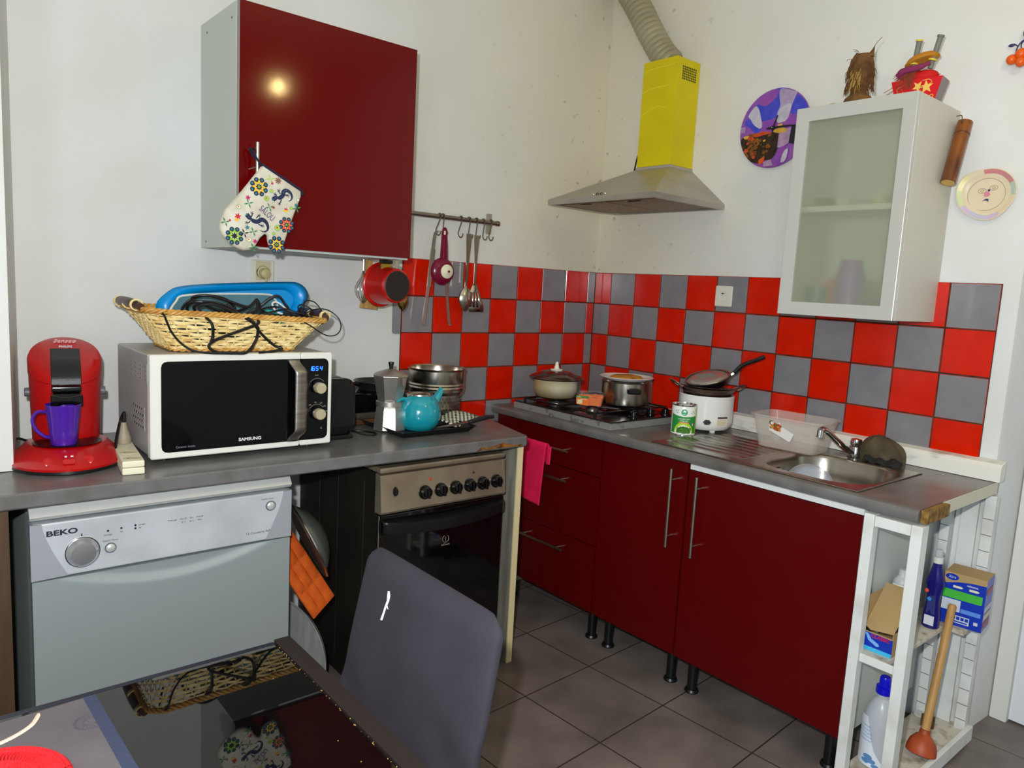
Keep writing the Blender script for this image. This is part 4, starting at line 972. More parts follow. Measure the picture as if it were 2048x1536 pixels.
ol = [(-.006, -.20), (.008, -.20), (.034, -.235), (.047, -.305), (.044, -.318), (-.020, -.318), (-.030, -.306), (-.022, -.235)]
# blade made of bars so that the slots are open
def edge(z):
    f_ = (z+.20)/-.118; return (-.006-.022*min(1, f_*2.2), .008+.037*min(1, f_*1.3))
zs = [-.20, -.215, -.232, -.236]
for a_, c_ in zip(zs, zs[1:]):
    l0, r0 = edge(a_); l1, r1 = edge(c_); b.f([b.v((l0, 0, a_)), b.v((r0, 0, a_)), b.v((r1, 0, c_)), b.v((l1, 0, c_))])
zt, zb = -.236, -.300
l0, r0 = edge(zt); l1, r1 = edge(zb)
for k in range(4):
    f0, f1 = k/4+.03*(k > 0), (k+1)/4-.055*(k < 3)
    b.f([b.v((l0+(r0-l0)*f0, 0, zt)), b.v((l0+(r0-l0)*f1, 0, zt)), b.v((l1+(r1-l1)*f1, -.002, zb)), b.v((l1+(r1-l1)*f0, -.002, zb))])
b.f([b.v((l1, -.002, zb)), b.v((r1, -.002, zb)), b.v((r1-.002, -.003, -.318)), b.v((l1+.008, -.003, -.318))])
bmesh.ops.remove_doubles(b.bm, verts=b.bm.verts, dist=5e-4); b.done('blade', m_ut, t, solid=.0014)

# things hanging under the red cabinet
t = thing('saucepan', 'red enamel saucepan with black base hanging under the red wall cabinet', 'pan', (-1.283, -.20, 1.388))
t.rotation_euler = Vector((.10, -.985, -.02)).to_track_quat('Z', 'Y').to_euler()
m_rp = mat('red_pan_enamel', (196, 20, 8), .25, 0, (170, 14, 6), 6, coat=.3)
b = B(); b.lathe([(.079, -.052), (.082, -.050), (.079, -.046), (.074, -.044), (.062, .040), (.056, .046), (.054, .046), (.054, .040), (.070, -.045), (.079, -.052)], 48); b.done('wall', m_rp, t)
b = B(); b.lathe([(0, .0462), (.052, .0462), (.054, .0475), (.052, .049), (0, .049)], 40); b.done('base', mat('black_pan_base', (34, 27, 24), .55), t)
b = B(); b.box(-.010, .010, .0, .012, 0, .02); b.done('handle_bracket', m_gold, t, (0, 0, 0)) if False else b.bm.free()
t2 = thing('brass_hook', 'brass bracket under the red cabinet above the hanging red saucepan', 'hook', (-1.300, -.20, 1.478))
b = B(); b.box(-.020, .020, -.006, .006, -.050, -.012, .003); b.done('bracket', m_gold, t2); B().box(-.022, .022, -.012, .012, -.012, 0, .002).done('mount', m_black, t2)
t = thing('wire_whisk', 'wire whisk hanging behind the red saucepan under the cabinet', 'whisk', (-1.352, -.13, 1.470))
b = B()
for k in range(7):
    a = PI*k/7; b.tube([(0, 0, -.03)]+[(cos(a)*.030*sin(PI*q), sin(a)*.030*sin(PI*q), -.045-.105*q**.85) for q in (.15, .3, .5, .7, .85, 1)]+[(-cos(a)*.030*sin(PI*q), -sin(a)*.030*sin(PI*q), -.045-.105*q**.85) for q in (.85, .7, .5, .3, .15)]+[(0, 0, -.031)], .0009, 5, sm=3)
b.done('wires', m_steel, t); B().cyl((0, 0, .008), (0, 0, -.034), .006, 10).done('handle', m_chrome, t)
t = thing('ladle', 'steel ladle spoon hanging at the right behind the red saucepan', 'spoon', (-1.192, -.12, 1.452), rot=(0, math.radians(-6), 0))
b = B(); handle(b, .007, .005, .008, -.10); b.done('handle', m_ut, t)
b = B(); b.surf(lambda u, v: (.026*sin(PI*v)**.8*(2*u-1), -.003-.016*sin(PI*v)*(1-(2*u-1)**2), -.085-.075*v), 12, 14); b.done('bowl', mat('brass_spoon', (176, 146, 86), .25, 1), t, solid=.0015)
t = thing('wooden_spatula', 'flat wooden spatula hanging behind the red saucepan', 'spatula', (-1.296, -.07, 1.475))
b = B(); b.prism([(-.012, 0), (.012, 0), (.012, -.10), (.042, -.175), (.038, -.182), (-.036, -.176), (-.034, -.165), (-.012, -.10)], 'xz', -.003, .003, .001); b.done('blade', mat('pale_wood', (196, 154, 84), .6, 0, (166, 124, 60), 20, stretch=(3, 1, .4)), t)
b = B(); b.cyl((0, 0, -.002), (0, 0, .006), .004, 8); b.done('peg', m_gold, t)
t = thing('steel_skimmer', 'long steel handle hanging between the saucepan and the tiles', 'utensil', (-1.238, -.17, 1.474))
b = B(); handle(b, .007, .006, .004, -.085); b.done('handle', m_ut, t)

# ================================================================== right run: worktop, cabinets, sink, hob
m_top2 = m_topr
RZ = -PI/2     # things on the right wall are built facing -Y and turned to face -X
t = thing('kitchen_worktop', 'grey laminate worktop carrying the hob and the sink along the right wall', 'worktop', (-.31, -.93, .843))
b = B()
def wb(x0, x1, y0, y1): b.box(x0+.31, x1+.31, y0+.93, y1+.93, 0, .037)
wb(-.562, -.172, -1.27, -.011); wb(-.172, -.010, -1.83, -.011); wb(-.562, -.172, -1.83, -1.65)
wb(-.612, -.562, -1.83, -.012)
b.prism([(-.3025, .0), (-.312, .004), (-.315, .012), (-.315, .028), (-.312, .034), (-.3025, .037)], 'xz', -.90, .915)
bmesh.ops.remove_doubles(b.bm, verts=b.bm.verts, dist=1e-5)
b.done('counter', m_top2, t, ang=30)
B().box(-.30, -.155, -.9205, -.9005, .001, .036, .002).done('broken_edge', m_chip, t, label='raw chipboard showing at the broken front corner')
B().box(-.155, .28, -.904, -.9005, .0, .037, .001).done('end_strip', mat('cream_strip', (206, 200, 176), .5), t, label='cream end strip')

def base_unit(lab, name, y0, y1, fronts, strip=False):
    """carcass of panels between world y0 > y1; fronts = list of (kind, z0, z1, handle spec)"""
    t = thing(name, lab, 'cabinet', (-.30, (y0+y1)/2, 0), RZ)
    hw = (y0-y1)/2
    b = B(); b.box(-hw, -hw+.016, -.268, .24, .13, .8425); b.box(hw-.016, hw, -.268, .24, .13, .8425); b.box(-hw+.016, hw-.016, -.268, .24, .13, .146); b.box(-hw+.016, hw-.016, .232, .24, .146, .80)
    b.box(-hw+.016, hw-.016, -.268, -.20, .826, .8425); b.done('carcass', m_carc, t)
    for x in (-hw+.045, hw-.045):
        for y in (-.225, .18):
            b = B(); b.lathe([(0, 0), (.025, 0), (.026, .004), (.022, .012), (.0175, .014), (.0175, .1295), (0, .1295)], 18); b.done('foot', m_black, t, (x, y, 0))
    for kind, z0, z1, h in fronts:
        d = B().box(-hw+.0015, hw-.0015, -.2885, -.269, z0, z1, .0015).done(kind, m_redlow, t)
        if h:
            b = B(); (ax, az), (cx, cz) = h
            b.tube([(ax, -.322, az), (cx, -.322, cz)], .0055, 12)
            dv = Vector((cx-ax, 0, cz-az)); L = dv.length; dv.normalize()
            for s_ in (.04, L-.04): p = Vector((ax, 0, az))+dv*s_; b.cyl((p.x, -.288, p.z), (p.x, -.322, p.z), .004, 8)
            b.done('handle', MATS['satin_nickel'], d)
    return t
base_unit('dark red drawer unit under the gas hob with a pink cloth over its handles', 'drawer_cabinet', -.062, -.662,
          [('drawer', .688, .835, ((-.145, .762), (.145, .762))), ('drawer', .410, .685, ((-.145, .640), (.145, .640))), ('drawer', .135, .407, ((-.145, .352), (.145, .352)))])
base_unit('narrow dark red cabinet between the drawer unit and the sink cabinet', 'base_cabinet', -.665, -1.068, [('door', .135, .835, ((.156, .528), (.156, .811)))])
t = base_unit('wide dark red cabinet under the sink with one tall door', 'sink_cabinet', -1.073, -1.676, [('door', .135, .815, ((-.245, .522), (-.245, .803)))])
B().box(-.30, .30, -.286, -.269, .817, .841, .001).done('top_rail', mat('white_rail', (226, 226, 222), .4), t, label='white rail above the door')
tag(B().box(-.585, -.06, -.058, -.012, .14, .84, .001).done('filler_panel', m_redlow), 'narrow dark red filler beside the drawer unit in the corner', 'panel')
# pink cloth
m_pink = mat('pink_cloth', (240, 16, 84), .9, 0, (222, 8, 70), 20, .3, .7, bump=.3, bs=160)
t = thing('pink_cloth', 'bright pink cloth hanging over the drawer handles', 'cloth', (-.622, -.325, .77), RZ)
def pc(u, v):
    # u across, v along the cloth: short back flap, over the handle, long front fall
    x = -.125+.205*u+(.012*v if v < .2 else 0)
    if v < .18: z = -.075+.075*v/.18; y = .006
    elif v < .26: a = PI*(v-.18)/.08; z = .008*sin(a); y = .006*cos(a)-.0045
    else:
        f_ = (v-.26)/.74; z = -.238*f_-.022*f_*max(0, u-.3)*1.4; y = -.014-.005*f_+.006*sin(u*7+1)*f_
        x = x-.020*f_*max(0, u-.2)-.006*f_
    return (x, y-.010, z)
B().surf(pc, 22, 44).done('fabric', m_pink, t, solid=.003, ang=60)
b = B(); b.surf(lambda u, v: (.075+.026*u-.004*v, -.012-.004*sin(PI*u), -.004-.074*v), 6, 8); b.done('folded_corner', m_pink, t, solid=.003)

# gas hob
t = thing('gas_hob', 'grimy black gas hob in a silver surround set into the worktop', 'hob', (-.335, -.405, W), RZ)
m_hs = mat('hob_surround', (162, 162, 158), .4, .4, (90, 80, 66), 30, .28, .42)
b = B(); b.box(-.29, .29, -.25, .25, 0, .024, .002); b.box(-.286, .286, -.246, .246, .024, .027, .001); b.done('surround', m_hs, t)
mhob = mat('hob_black', (14, 9, 8), .2, 0, (26, 18, 15), 12, coat=.3)
b = B(); b.box(-.288, .288, -.248, .248, .0275, .034, .003); pl = b.done('hob_plate', mhob, t)
m_iron = mat('cast_iron', (15, 14, 14), .5)
m_brn = mat('burner_alu', (150, 140, 126), .4, .8, (96, 84, 70), 30)
for (x, y, r) in ((-.135, -.135, .045), (.06, -.115, .028), (-.135, .115, .034), (.085, .085, .038)):
    bn = B().lathe([(0, .034), (r*.95, .034), (r*.92, .042), (r*.85, .045), (0, .045)], 32).done('burner', m_brn, t, (x, y, 0))
    B().lathe([(0, .0453), (r*.78, .0453), (r*.74, .050), (0, .051)], 28).done('burner_cap', m_iron, bn)
for sx, cx in ((-1, -.138), (1, .075)):
    b = B(); w_ = .105
    for y in (-.225, -.005, .215): b.tube([(cx-w_, y, .048), (cx+w_, y, .048)], .004, 6)
    for x in (cx-w_, cx+w_): b.tube([(x, -.225, .048), (x, .215, .048)], .004, 6)
    for y in (-.12, .105):
        for a in range(4): p = Vector((cos(PI/4+a*PI/2), sin(PI/4+a*PI/2))); b.tube([(cx+p.x*.03, y+p.y*.03, .053), (cx+p.x*.10, y+p.y*.10, .050)], .0045, 6)
    for x in (cx-w_, cx+w_):
        for y in (-.225, .215): b.cyl((x, y, .033), (x, y, .048), .006, 8)
    b.done('pan_support', m_iron, t)
for i, (x, y) in enumerate(((.205, -.02), (.250, -.075), (.225, .06), (.255, .12))):
    b = B(); b.lathe([(0, .034), (.021, .034), (.021, .038), (.017, .040), (.0155, .056), (0, .058)], 22); b.box(-.004, .004, -.016, .016, .054, .062, .002); b.done('knob', m_blackg, t, (x, y, 0), (0, 0, .4*i))
HZ = W+.0577
# pots
m_en = mat('stained_enamel', (206, 202, 176), .28, 0, (176, 152, 92), 5, .30, .62, coat=.4)
def enamel():
    n_ = m_en.node_tree; bs2 = n_.nodes['Principled BSDF']; src = bs2.inputs['Base Color'].links[0].from_socket
    tc = n_.nodes.new('ShaderNodeTexCoord'); sp = n_.nodes.new('ShaderNodeSeparateXYZ'); n_.links.new(tc.outputs['Object'], sp.inputs[0])
    mr = n_.nodes.new('ShaderNodeMapRange'); mr.inputs['From Min'].default_value = .0; mr.inputs['From Max'].default_value = .055; mr.inputs['To Min'].default_value = 1; mr.inputs['To Max'].default_value = 0
    n_.links.new(sp.outputs['Z'], mr.inputs[0]); mx = n_.nodes.new('ShaderNodeMix'); mx.data_type = 'RGBA'
    n_.links.new(mr.outputs[0], mx.inputs[0]); n_.links.new(src, mx.inputs[6]); mx.inputs[7].default_value = lin((92, 68, 28)); n_.links.new(mx.outputs[2], bs2.inputs['Base Color'])
enamel()
t = thing('cooking_pot', 'stained cream enamel pot with a dark lid on the left back burner', 'pot', (-.463, -.248, HZ))
B().lathe([(0, 0), (.072, 0), (.086, .008), (.094, .026), (.096, .045), (.0955, .082), (.098, .086), (.093, .087), (.092, .05), (.08, .01), (0, .006)], 48).done('body', m_en, t)
b = B(); b.lathe([(.100, .0865), (.116, .084), (.120, .088), (.117, .092), (.100, .101), (.06, .115), (.02, .121), (0, .121)], 48); b.lathe([(.100, .0865), (.098, .09), (0, .11)], 48); ld = b.done('lid', mat('brown_glass_lid', (74, 52, 42), .14, .45, coat=.6), t)
b = B(); b.lathe([(0, .1205), (.027, .1205), (.027, .1245), (.012, .127), (.009, .14), (.0055, .156), (0, .158)], 24); b.done('knob', mat('ivory_plastic', (230, 224, 200), .35), ld)
t = thing('steel_casserole', 'stainless steel casserole with black handle under a white plate', 'pot', (-.305, -.512, HZ), math.radians(-31))
B().lathe([(0, 0), (.088, 0), (.099, .008), (.101, .02), (.101, .098), (.104, .101), (.100, .102), (.098, .098), (.098, .01), (0, .005)], 48).done('body', m_pot, t)
for s_ in (-1, 1):
    b = B(); b.prism(rrect(-.028, .028, .060, .082, .006), 'xz', s_*.101, s_*.124, .005); b.done('handle', m_black, t)
t = thing('dinner_plate', 'white plate lying across the top of the steel casserole', 'plate', (-.305, -.512, HZ+.1025))
B().lathe([(0, 0), (.07, 0), (.085, .004), (.111, .016), (.113, .018), (.111, .0195), (.085, .0085), (.068, .004), (0, .0035)], 48).done('plate', mat('white_porcelain', (226, 220, 214), .2, coat=.4), t)
b = B(); b.surf(lambda u, v: ((.078*cos(2*PI*u)*sin(PI*v/2))*(1+.05*sin(7*2*PI*u)), (.062*sin(2*PI*u)*sin(PI*v/2))*(1+.06*sin(5*2*PI*u)), .004+.021*cos(PI*v/2)**.6+.002*sin(23*u)*v), 40, 10, cu=True)
tag(b.done('flatbread', mat('golden_crust', (198, 140, 44), .7, 0, (156, 96, 22), 30, .3, .7, bump=.5, bs=70), loc=(-.302, -.505, HZ+.1035)), 'golden brown bread on the white plate on the casserole', 'bread')
t = thing('food_tray', 'clear plastic tray of orange food standing on the front of the hob', 'food tray', (-.462, -.462, HZ+.0005), math.radians(-52))
m_clear = mat('clear_plastic', (240, 238, 234), .1, alpha=.03)
def rr3(hx, hy, r, z, n=4): return [(x, y, z) for x, y in rrect(-hx, hx, -hy, hy, r, n)]
b = B(); b.loft([rr3(.048, .034, .008, 0), rr3(.058, .042, .01, .050), rr3(.063, .047, .01, .0505), rr3(.063, .047, .01, .0525), rr3(.0575, .0415, .01, .0515), rr3(.047, .033, .008, .0012)], True, True); b.done('tub', m_clear, t)
b = B(); b.loft([rr3(.0462, .0322, .008, .0016), rr3(.053, .038, .01, .036)], True, True)
R = random.Random(4)
for k in range(26): b.ball((R.uniform(-.044, .044), R.uniform(-.030, .030), .037), R.uniform(.005, .009), 7, 5, (1.5, .8, .8))
b.done('orange_food', mat('orange_food', (232, 112, 14), .5, 0, (206, 84, 6), 40, .3, .7), t)
b = B(); b.prism([(-.054, .010), (-.004, .006), (-.002, .046), (-.056, .048)], 'xz', -.0356, -.0350); lb = b.done('label', mat('orange_label', (236, 116, 36), .5), t); lb.rotation_euler = (math.radians(9.2), 0, 0)
b = B(); b.prism([(-.055, .038), (-.003, .037), (-.002, .0465), (-.056, .048)], 'xz', -.0362, -.0354); lg = b.done('label_band', mat('label_green', (72, 130, 62), .5), lb)
b = B(); b.box(-.050, -.030, -.0362, -.0356, .013, .03); b.done('label_panel', mat('label_cream', (230, 214, 160), .5), lb)
txt('100%', .007, mat('label_white', (236, 236, 230), .5), lb, (-.044, -.0368, .042), ext=.0002); txt('CAROTTES', .0055, MATS['label_white'], lb, (-.026, -.0368, .032), ext=.0002)

# can of beans
t = thing('bean_can', 'tin can of green beans standing on the worktop between hob and rice cooker', 'can', (-.352, -.856, W), math.radians(-40))
b = B(); b.lathe([(0, .001), (.044, .001), (.0475, 0), (.0475, .003), (.0462, .005)], 48); b.lathe([(.0462, .112), (.0478, .114), (.0478, .1175), (.0462, .1175), (.0455, .113), (.030, .112), (.028, .1135), (0, .1135)], 48); b.done('tin', m_chrome, t)
m_cw = mat('can_white', (232, 236, 226), .35); m_cg = mat('can_green', (40, 140, 60), .35); m_cl = mat('can_lime', (172, 200, 20), .35)
b = B(); b.lathe([(.0462, .0045), (.0464, .005), (.0464, .112), (.0462, .1125)], 64); sl_ = b.done('label', m_cw, t)
def onc(a, z, r=.0467): return (r*sin(a), -r*cos(a), z)
def cdec(b, pts, r=.0467):
    c = [sum(p[0] for p in pts)/len(pts), sum(p[1] for p in pts)/len(pts)]
    b.f([b.v(onc(*p, r)) for p in pts])
def cband(b, a0, a1, zf0, zf1, r=.0467, n=20):
    for i in range(n):
        p, q = a0+(a1-a0)*i/n, a0+(a1-a0)*(i+1)/n
        b.f([b.v(onc(p, zf0(p), r)), b.v(onc(q, zf0(q), r)), b.v(onc(q, zf1(q), r)), b.v(onc(p, zf1(p), r))])
b = B(); cband(b, -1.35, .95, lambda a: .010+.0*a, lambda a: .073+.010*a*a*.5); b.done('green_band', m_cg, sl_)
b = B(); cband(b, .92, 1.6, lambda a: .008, lambda a: .108, .0468); b.done('lime_band', m_cl, sl_)
b = B(); b.mi = 0; cband(b, -1.0, .6, lambda a: .010+.0*a, lambda a: .010+.042*math.sqrt(max(0, 1-((a+.2)/.82)**2)), .0469, 30); b.done('picture_glow', mat('can_glow', (176, 208, 40), .4), sl_)
b = B(); cband(b, -.9, .5, lambda a: .006, lambda a: .008+.033*math.sqrt(max(0, 1-((a+.2)/.72)**2)), .0470, 30); b.done('plate_picture', m_cw, sl_)
b = B(); cband(b, -.78, .38, lambda a: .0105, lambda a: .011+.025*math.sqrt(max(0, 1-((a+.2)/.60)**2)), .0471, 30); b.done('bean_bed', mat('bean_bed_green', (52, 108, 30), .5), sl_)
b = B(); R = random.Random(9)
for k in range(90):
    a = -.2+R.uniform(-.52, .52); z = .022+R.uniform(-.011, .011)*math.sqrt(max(.05, 1-((a+.2)/.6)**2)); th = R.uniform(0, PI); L = .007
    da, dz = cos(th)*L/.047, sin(th)*L*.7
    b.mi = k % 3; b.tube([onc(a-da, z-dz, .0473), onc(a, z+.0006, .0475), onc(a+da, z+dz, .0473)], .0013, 5)
b.done('bean_picture', [mat('bean_a', (60, 120, 30), .5), mat('bean_b', (90, 150, 40), .5), mat('bean_c', (44, 92, 24), .5)], sl_, kind='stuff')
b = B(); b.f([b.v(onc(-.2+.26*cos(2*PI*k/24), .090+.0125*sin(2*PI*k/24), .0472)) for k in range(24)]); b.done('emblem', mat('emblem_green', (48, 160, 100), .4), sl_)
b = B()
for s_ in (-1, 1): b.f([b.v(onc(-.2+s_*.13, .093, .0474)), b.v(onc(-.2+s_*.03, .098, .0474)), b.v(onc(-.2+s_*.05, .093, .0474)), b.v(onc(-.2+s_*.03, .088, .0474))])
b.done('emblem_mark', m_cw, sl_)
def ctxt(s_, size, M, a, z, r=.0474, sx=1.0):
    w_ = size*.62*sx
    for i, ch in enumerate(s_):
        if ch == ' ': continue
        aa = a+(i-(len(s_)-1)/2)*w_/r; p = onc(aa, z, r); txt(ch, size, M, sl_, p, right=(cos(aa), sin(aa), 0), ext=.0002, sx=sx)
def ctxt1(s_, size, M, a, z, r=.0476, sx=1.0):
    """one lettering part wrapped round the can"""
    o = txt(s_, size, M, sl_, (0, 0, 0), ext=.0001, sx=sx)
    for v_ in o.data.vertices:
        x, y, zz = v_.co; aa = a+x/r; q = onc(aa, z+zz, r+(-y)); v_.co = q
    return o
ctxt1('HARICOTS VERTS', .0078, m_cw, -.2, .064, sx=.74); ctxt1('EXTRA FINS', .0072, m_cw, -.2, .0565, sx=.8); ctxt1('BIO', .005, m_cw, -.2, .083)
b = B(); cband(b, -.62, .22, lambda a: .0475, lambda a: .0525, .0472); b.done('orange_strip', mat('can_orange', (226, 120, 30), .4), sl_)
ctxt1('SANS RESIDU', .0042, m_cw, -.2, .050, .0478)
for i, nm in enumerate(((40, 60, 150), (236, 236, 236), (210, 40, 40))):
    b = B(); cband(b, .42+.09*i, .51+.09*i, lambda a: .040, lambda a: .048, .0473, 3); b.done('flag_stripe', mat('flag%d' % i, nm, .4), sl_)
b = B()
for a, z in ((-.95, .094), (-.85, .088), (-.75, .096), (.35, .088), (.5, .094), (.62, .088), (.75, .098)):
    b.f([b.v(onc(a, z, .0472)), b.v(onc(a+.06, z+.003, .0472)), b.v(onc(a+.11, z+.001, .0472)), b.v(onc(a+.05, z-.002, .0472))])
b.done('leaf_print', mat('leaf_print', (70, 130, 70), .5), sl_)
# rice cooker
m_rc = mat('rice_white', (226, 226, 220), .28, coat=.2)
t = thing('rice_cooker', 'white rice cooker with black socket standing beside the sink', 'rice cooker', (-.195, -.842, W), math.radians(-50))
B().lathe([(0, .014), (.090, .014), (.094, .018), (.104, .030), (.1065, .050), (.1065, .138), (.1075, .144), (.1055, .147), (.102, .147), (.100, .14), (.100, .03), (0, .025)], 56).done('body', m_rc, t)
for a in range(3): B().lathe([(0, 0), (.010, 0), (.013, .016), (0, .016)], 14).done('foot', m_rc, t, (.068*cos(.9+a*2.094-PI/2-.5), .068*sin(.9+a*2.094-PI/2-.5), 0))
b = B(); b.surf(lambda u, v: ((.1066+.016*sin(PI*v)*(sin(PI*u)))*cos(math.radians(198+36*u)), (.1066+.016*sin(PI*v)*sin(PI*u))*sin(math.radians(198+36*u)), .098+.012*v), 14, 6); b.done('side_grip', m_rc, t, solid=.004)
def onr(a, z, r=.107): return (r*sin(a), -r*cos(a), z)
b = B()
hx = [(-.10, .048), (-.02, .058), (.12, .058), (.20, .048), (.12, .038), (-.02, .038)]
b.loft([[onr(a-.05, z, .1040) for a, z in hx], [onr(a-.05, z, .1095) for a, z in hx]]); b.done('power_socket', m_black, t)
def rp(b, a0, a1, z0, z1, r): 
    n = 8
    b.loft([[onr(a0+(a1-a0)*i/n, z0, rr) for i in range(n+1)]+[onr(a0+(a1-a0)*i/n, z1, rr) for i in range(n, -1, -1)] for rr in (r-.002, r)])
b = B(); rp(b, .38, .80, .064, .0705, .1085); b.done('brown_label', mat('rc_brown', (88, 60, 56), .5), t)
b = B(); rp(b, .36, .80, .034, .061, .1078); lb = b.done('rating_plate', mat('rc_cream', (222, 212, 184), .5), t)
for k in range(4):
    b = B(); rp(b, .40, .76, .039+.0055*k, .0402+.0055*k, .1082); b.done('print_line', mat('rc_ink', (168, 156, 128), .5), lb)
t = thing('steel_bowl', 'steel bowl with two wire loop handles sitting in the top of the rice cooker', 'bowl', (-.195, -.842, W+.1475), math.radians(-38), rot=(math.radians(-4), math.radians(2), math.radians(-38)))
B().lathe([(.094, .0), (.098, .010), (.108, .022), (.115, .024), (.116, .026), (.106, .0255), (.095, .012), (.090, -.03), (.05, -.06), (0, -.065), ], 48).done('bowl', mat('bowl_steel', (120, 104, 96), .22, 1), t)
for s_ in (-1, 1):
    B().tube([(s_*.110, -.032, .022), (s_*.134, -.030, .036), (s_*.152, 0, .046), (s_*.134, .030, .036), (s_*.110, .032, .022)], .0038, 8, sm=7).done('handle', mat('handle_steel', (160, 140, 124), .28, 1), t)
t = thing('frying_pan', 'small black frying pan with glass lid tilted on top of the rice cooker', 'pan', (-.205, -.850, W+.196), rot=(math.radians(10), math.radians(-15), math.radians(-44)))
B().lathe([(0, -.018), (.062, -.018), (.074, -.010), (.088, .014), (.090, .016), (.088, .0175), (.073, -.006), (.06, -.014), (0, -.014)], 48).done('body', mat('pan_black', (20, 20, 24), .3, .2, coat=.3), t)
B().lathe([(.083, .0175), (.0885, .018), (.0895, .020), (.088, .022), (.083, .0215), (.083, .0175)], 48).done('lid_rim', m_steel, t)
B().lathe([(.083, .019), (.06, .024), (0, .027)], 40).done('glass_lid', mat('lid_glass', (150, 138, 130), .12, .2, coat=.8), t, solid=.002)
b = B(); b.tube([(.086, 0, .008), (.108, 0, .018)], .008, 8); b.done('bracket', m_steel, t)
B().tube([(.104, 0, .014), (.125, 0, .030), (.150, 0, .042), (.200, 0, .050), (.228, 0, .056)], [.012, .013, .011, .011, .012], 12, sm=7, flat=.7).done('handle', m_black, t)

# sink
m_sink = mat('sink_steel', (176, 170, 160), .24, 1, (150, 142, 130), 7, .3, .7, bump=.015, bs=30)
t = thing('kitchen_sink', 'stainless steel inset sink with ribbed drainer and one bowl', 'sink', (-.365, -1.28, W))
# rim and drainer: local x across (toward the wall +), y along
X0, X1, Y0, Y1 = -.228, .210, -.372, .378
bx0, bx1, by0, by1 = -.190, .178, -.360, -.004     # bowl opening
b = B()
bowl = rrect(bx0, bx1, by0, by1, .115, 10)
N = len(bowl)
out = []
for x, y in bowl:   # project to the rectangle that surrounds the bowl part
    cx, cy = (bx0+bx1)/2, (by0+by1)/2; dx, dy = x-cx, y-cy
    yt = .02
    k = min([((X1-.006-cx)/dx) if dx > 0 else ((X0+.006-cx)/dx) if dx < 0 else 9e9, ((yt-cy)/dy) if dy > 0 else ((Y0+.006-cy)/dy) if dy < 0 else 9e9]); out.append((cx+dx*k, cy+dy*k))
b.loft([[(x, y, .004) for x, y in out], [(x, y, .004) for x, y in bowl]], False, False)
for x, y in ((X0+.006, .02), (X1-.006, .02), (X0+.006, Y0+.006), (X1-.006, Y0+.006)):
    i = min(range(N), key=lambda q: (out[q][0]-x)**2+(out[q][1]-y)**2)
    a_, c_ = out[i], out[(i+1) % N]; p_ = out[i-1]
    for q in ((p_, a_), (a_, c_)):
        pass
    j = [q for q in range(N) if q]
    # corner fill triangle
    on_x = [p for p in out if abs(p[0]-x) < 1e-6]; on_y = [p for p in out if abs(p[1]-y) < 1e-6]
    if on_x and on_y:
        px = min(on_x, key=lambda p: abs(p[1]-y)); py = min(on_y, key=lambda p: abs(p[0]-x))
        b.f([b.v((x, y, .004)), b.v((*px, .004)), b.v((*py, .004))])
def drain(u, v):
    x = X0+.006+(X1-X0-.012)*u; y = .02+(Y1-.006-.02)*v
    z = .004
    if .09 < u < .91 and .06 < v < .96:
        f_ = (u-.09)/.82
        z = .004-.003+.0025*cos(2*PI*f_*7)
        e = min(1, min(u-.09, .91-u)/.03, min(v-.06, .96-v)/.03); z = .004*(1-e)+z*e
    return (x, y, z)
b.surf(drain, 120, 40)
# raised outer edge
rim = [(X0, Y0), (X1, Y0), (X1, Y1), (X0, Y1)]; inn = [(X0+.006, Y0+.006), (X1-.006, Y0+.006), (X1-.006, Y1-.006), (X0+.006, Y1-.006)]
b.loft([[(x, y, .0) for x, y in rim], [(x, y, .003) for x, y in offset(rim, -.001)], [(x, y, .004) for x, y in inn]], False, False)
bmesh.ops.remove_doubles(b.bm, verts=b.bm.verts, dist=2e-5)
dk_ = b.done('drainer', m_sink, t, ang=40)
b = B(); rings = []
for f_, z in ((0, .004), (.004, .0015), (.008, -.006), (.016, -.06), (.030, -.125), (.05, -.142), (.075, -.148)):
    rings.append([(x, y, z) for x, y in offset(bowl, -f_)])
b.loft(rings, False, True); b.done('basin', m_sink, t, ang=50)
B().lathe([(.036, .0), (.038, .002), (.030, .003), (.028, -.002), (0, -.003)], 28).done('drain', m_chrome, t, (-.02, -.17, -.1475))
b = B(); b.box(-.020, .020, -.002, .001, -.008, .008, .001)
for k in range(4): b.box(-.017+.009*k, -.012+.009*k, -.0026, -.0016, -.006, .006)
b.done('overflow', m_darksteel, t, (-.03, -.024, -.035), (math.radians(0), 0, 0))
b = B(); mgm = mat('sink_grime', (70, 54, 34), .8, 0, (40, 30, 20), 40)
b.box(X0-.004, X0+.0005, Y0-.002, Y1, -.0002, .0016); b.box(X0, X1, Y0-.004, Y0+.0005, -.0002, .0016); b.done('sealant', mgm, t)
# clear bowl and dark lump in the sink
t = thing('plastic_bowl', 'clear plastic bowl standing on its edge in the sink', 'bowl', (-.418, -1.425, W-.062), rot=(math.radians(62), math.radians(10), math.radians(-52)))
B().lathe([(.078, -.02), (.080, -.018), (.074, 0), (.062, .024), (.045, .034), (0, .036)], 44).done('bowl', mat('bluish_clear_plastic', (196, 204, 220), .08, alpha=.38, coat=.6), t, solid=.002)
B().ball((0, 0, 0), .03, 16, 10, (1.2, .8, .5)).done('x', m_black) if False else None
tag(B().tube([(-.03, 0, 0), (-.01, .004, .004), (.02, .0, .003), (.035, -.004, 0)], [.010, .014, .014, .008], 12, sm=5).done('scouring_pad', mat('dark_sponge', (34, 16, 20), .8, bump=.5, bs=120), loc=(-.44, -1.53, W-.127), rot=(0, 0, 1.0)), 'dark scouring pad lying in the sink bowl', 'scourer')
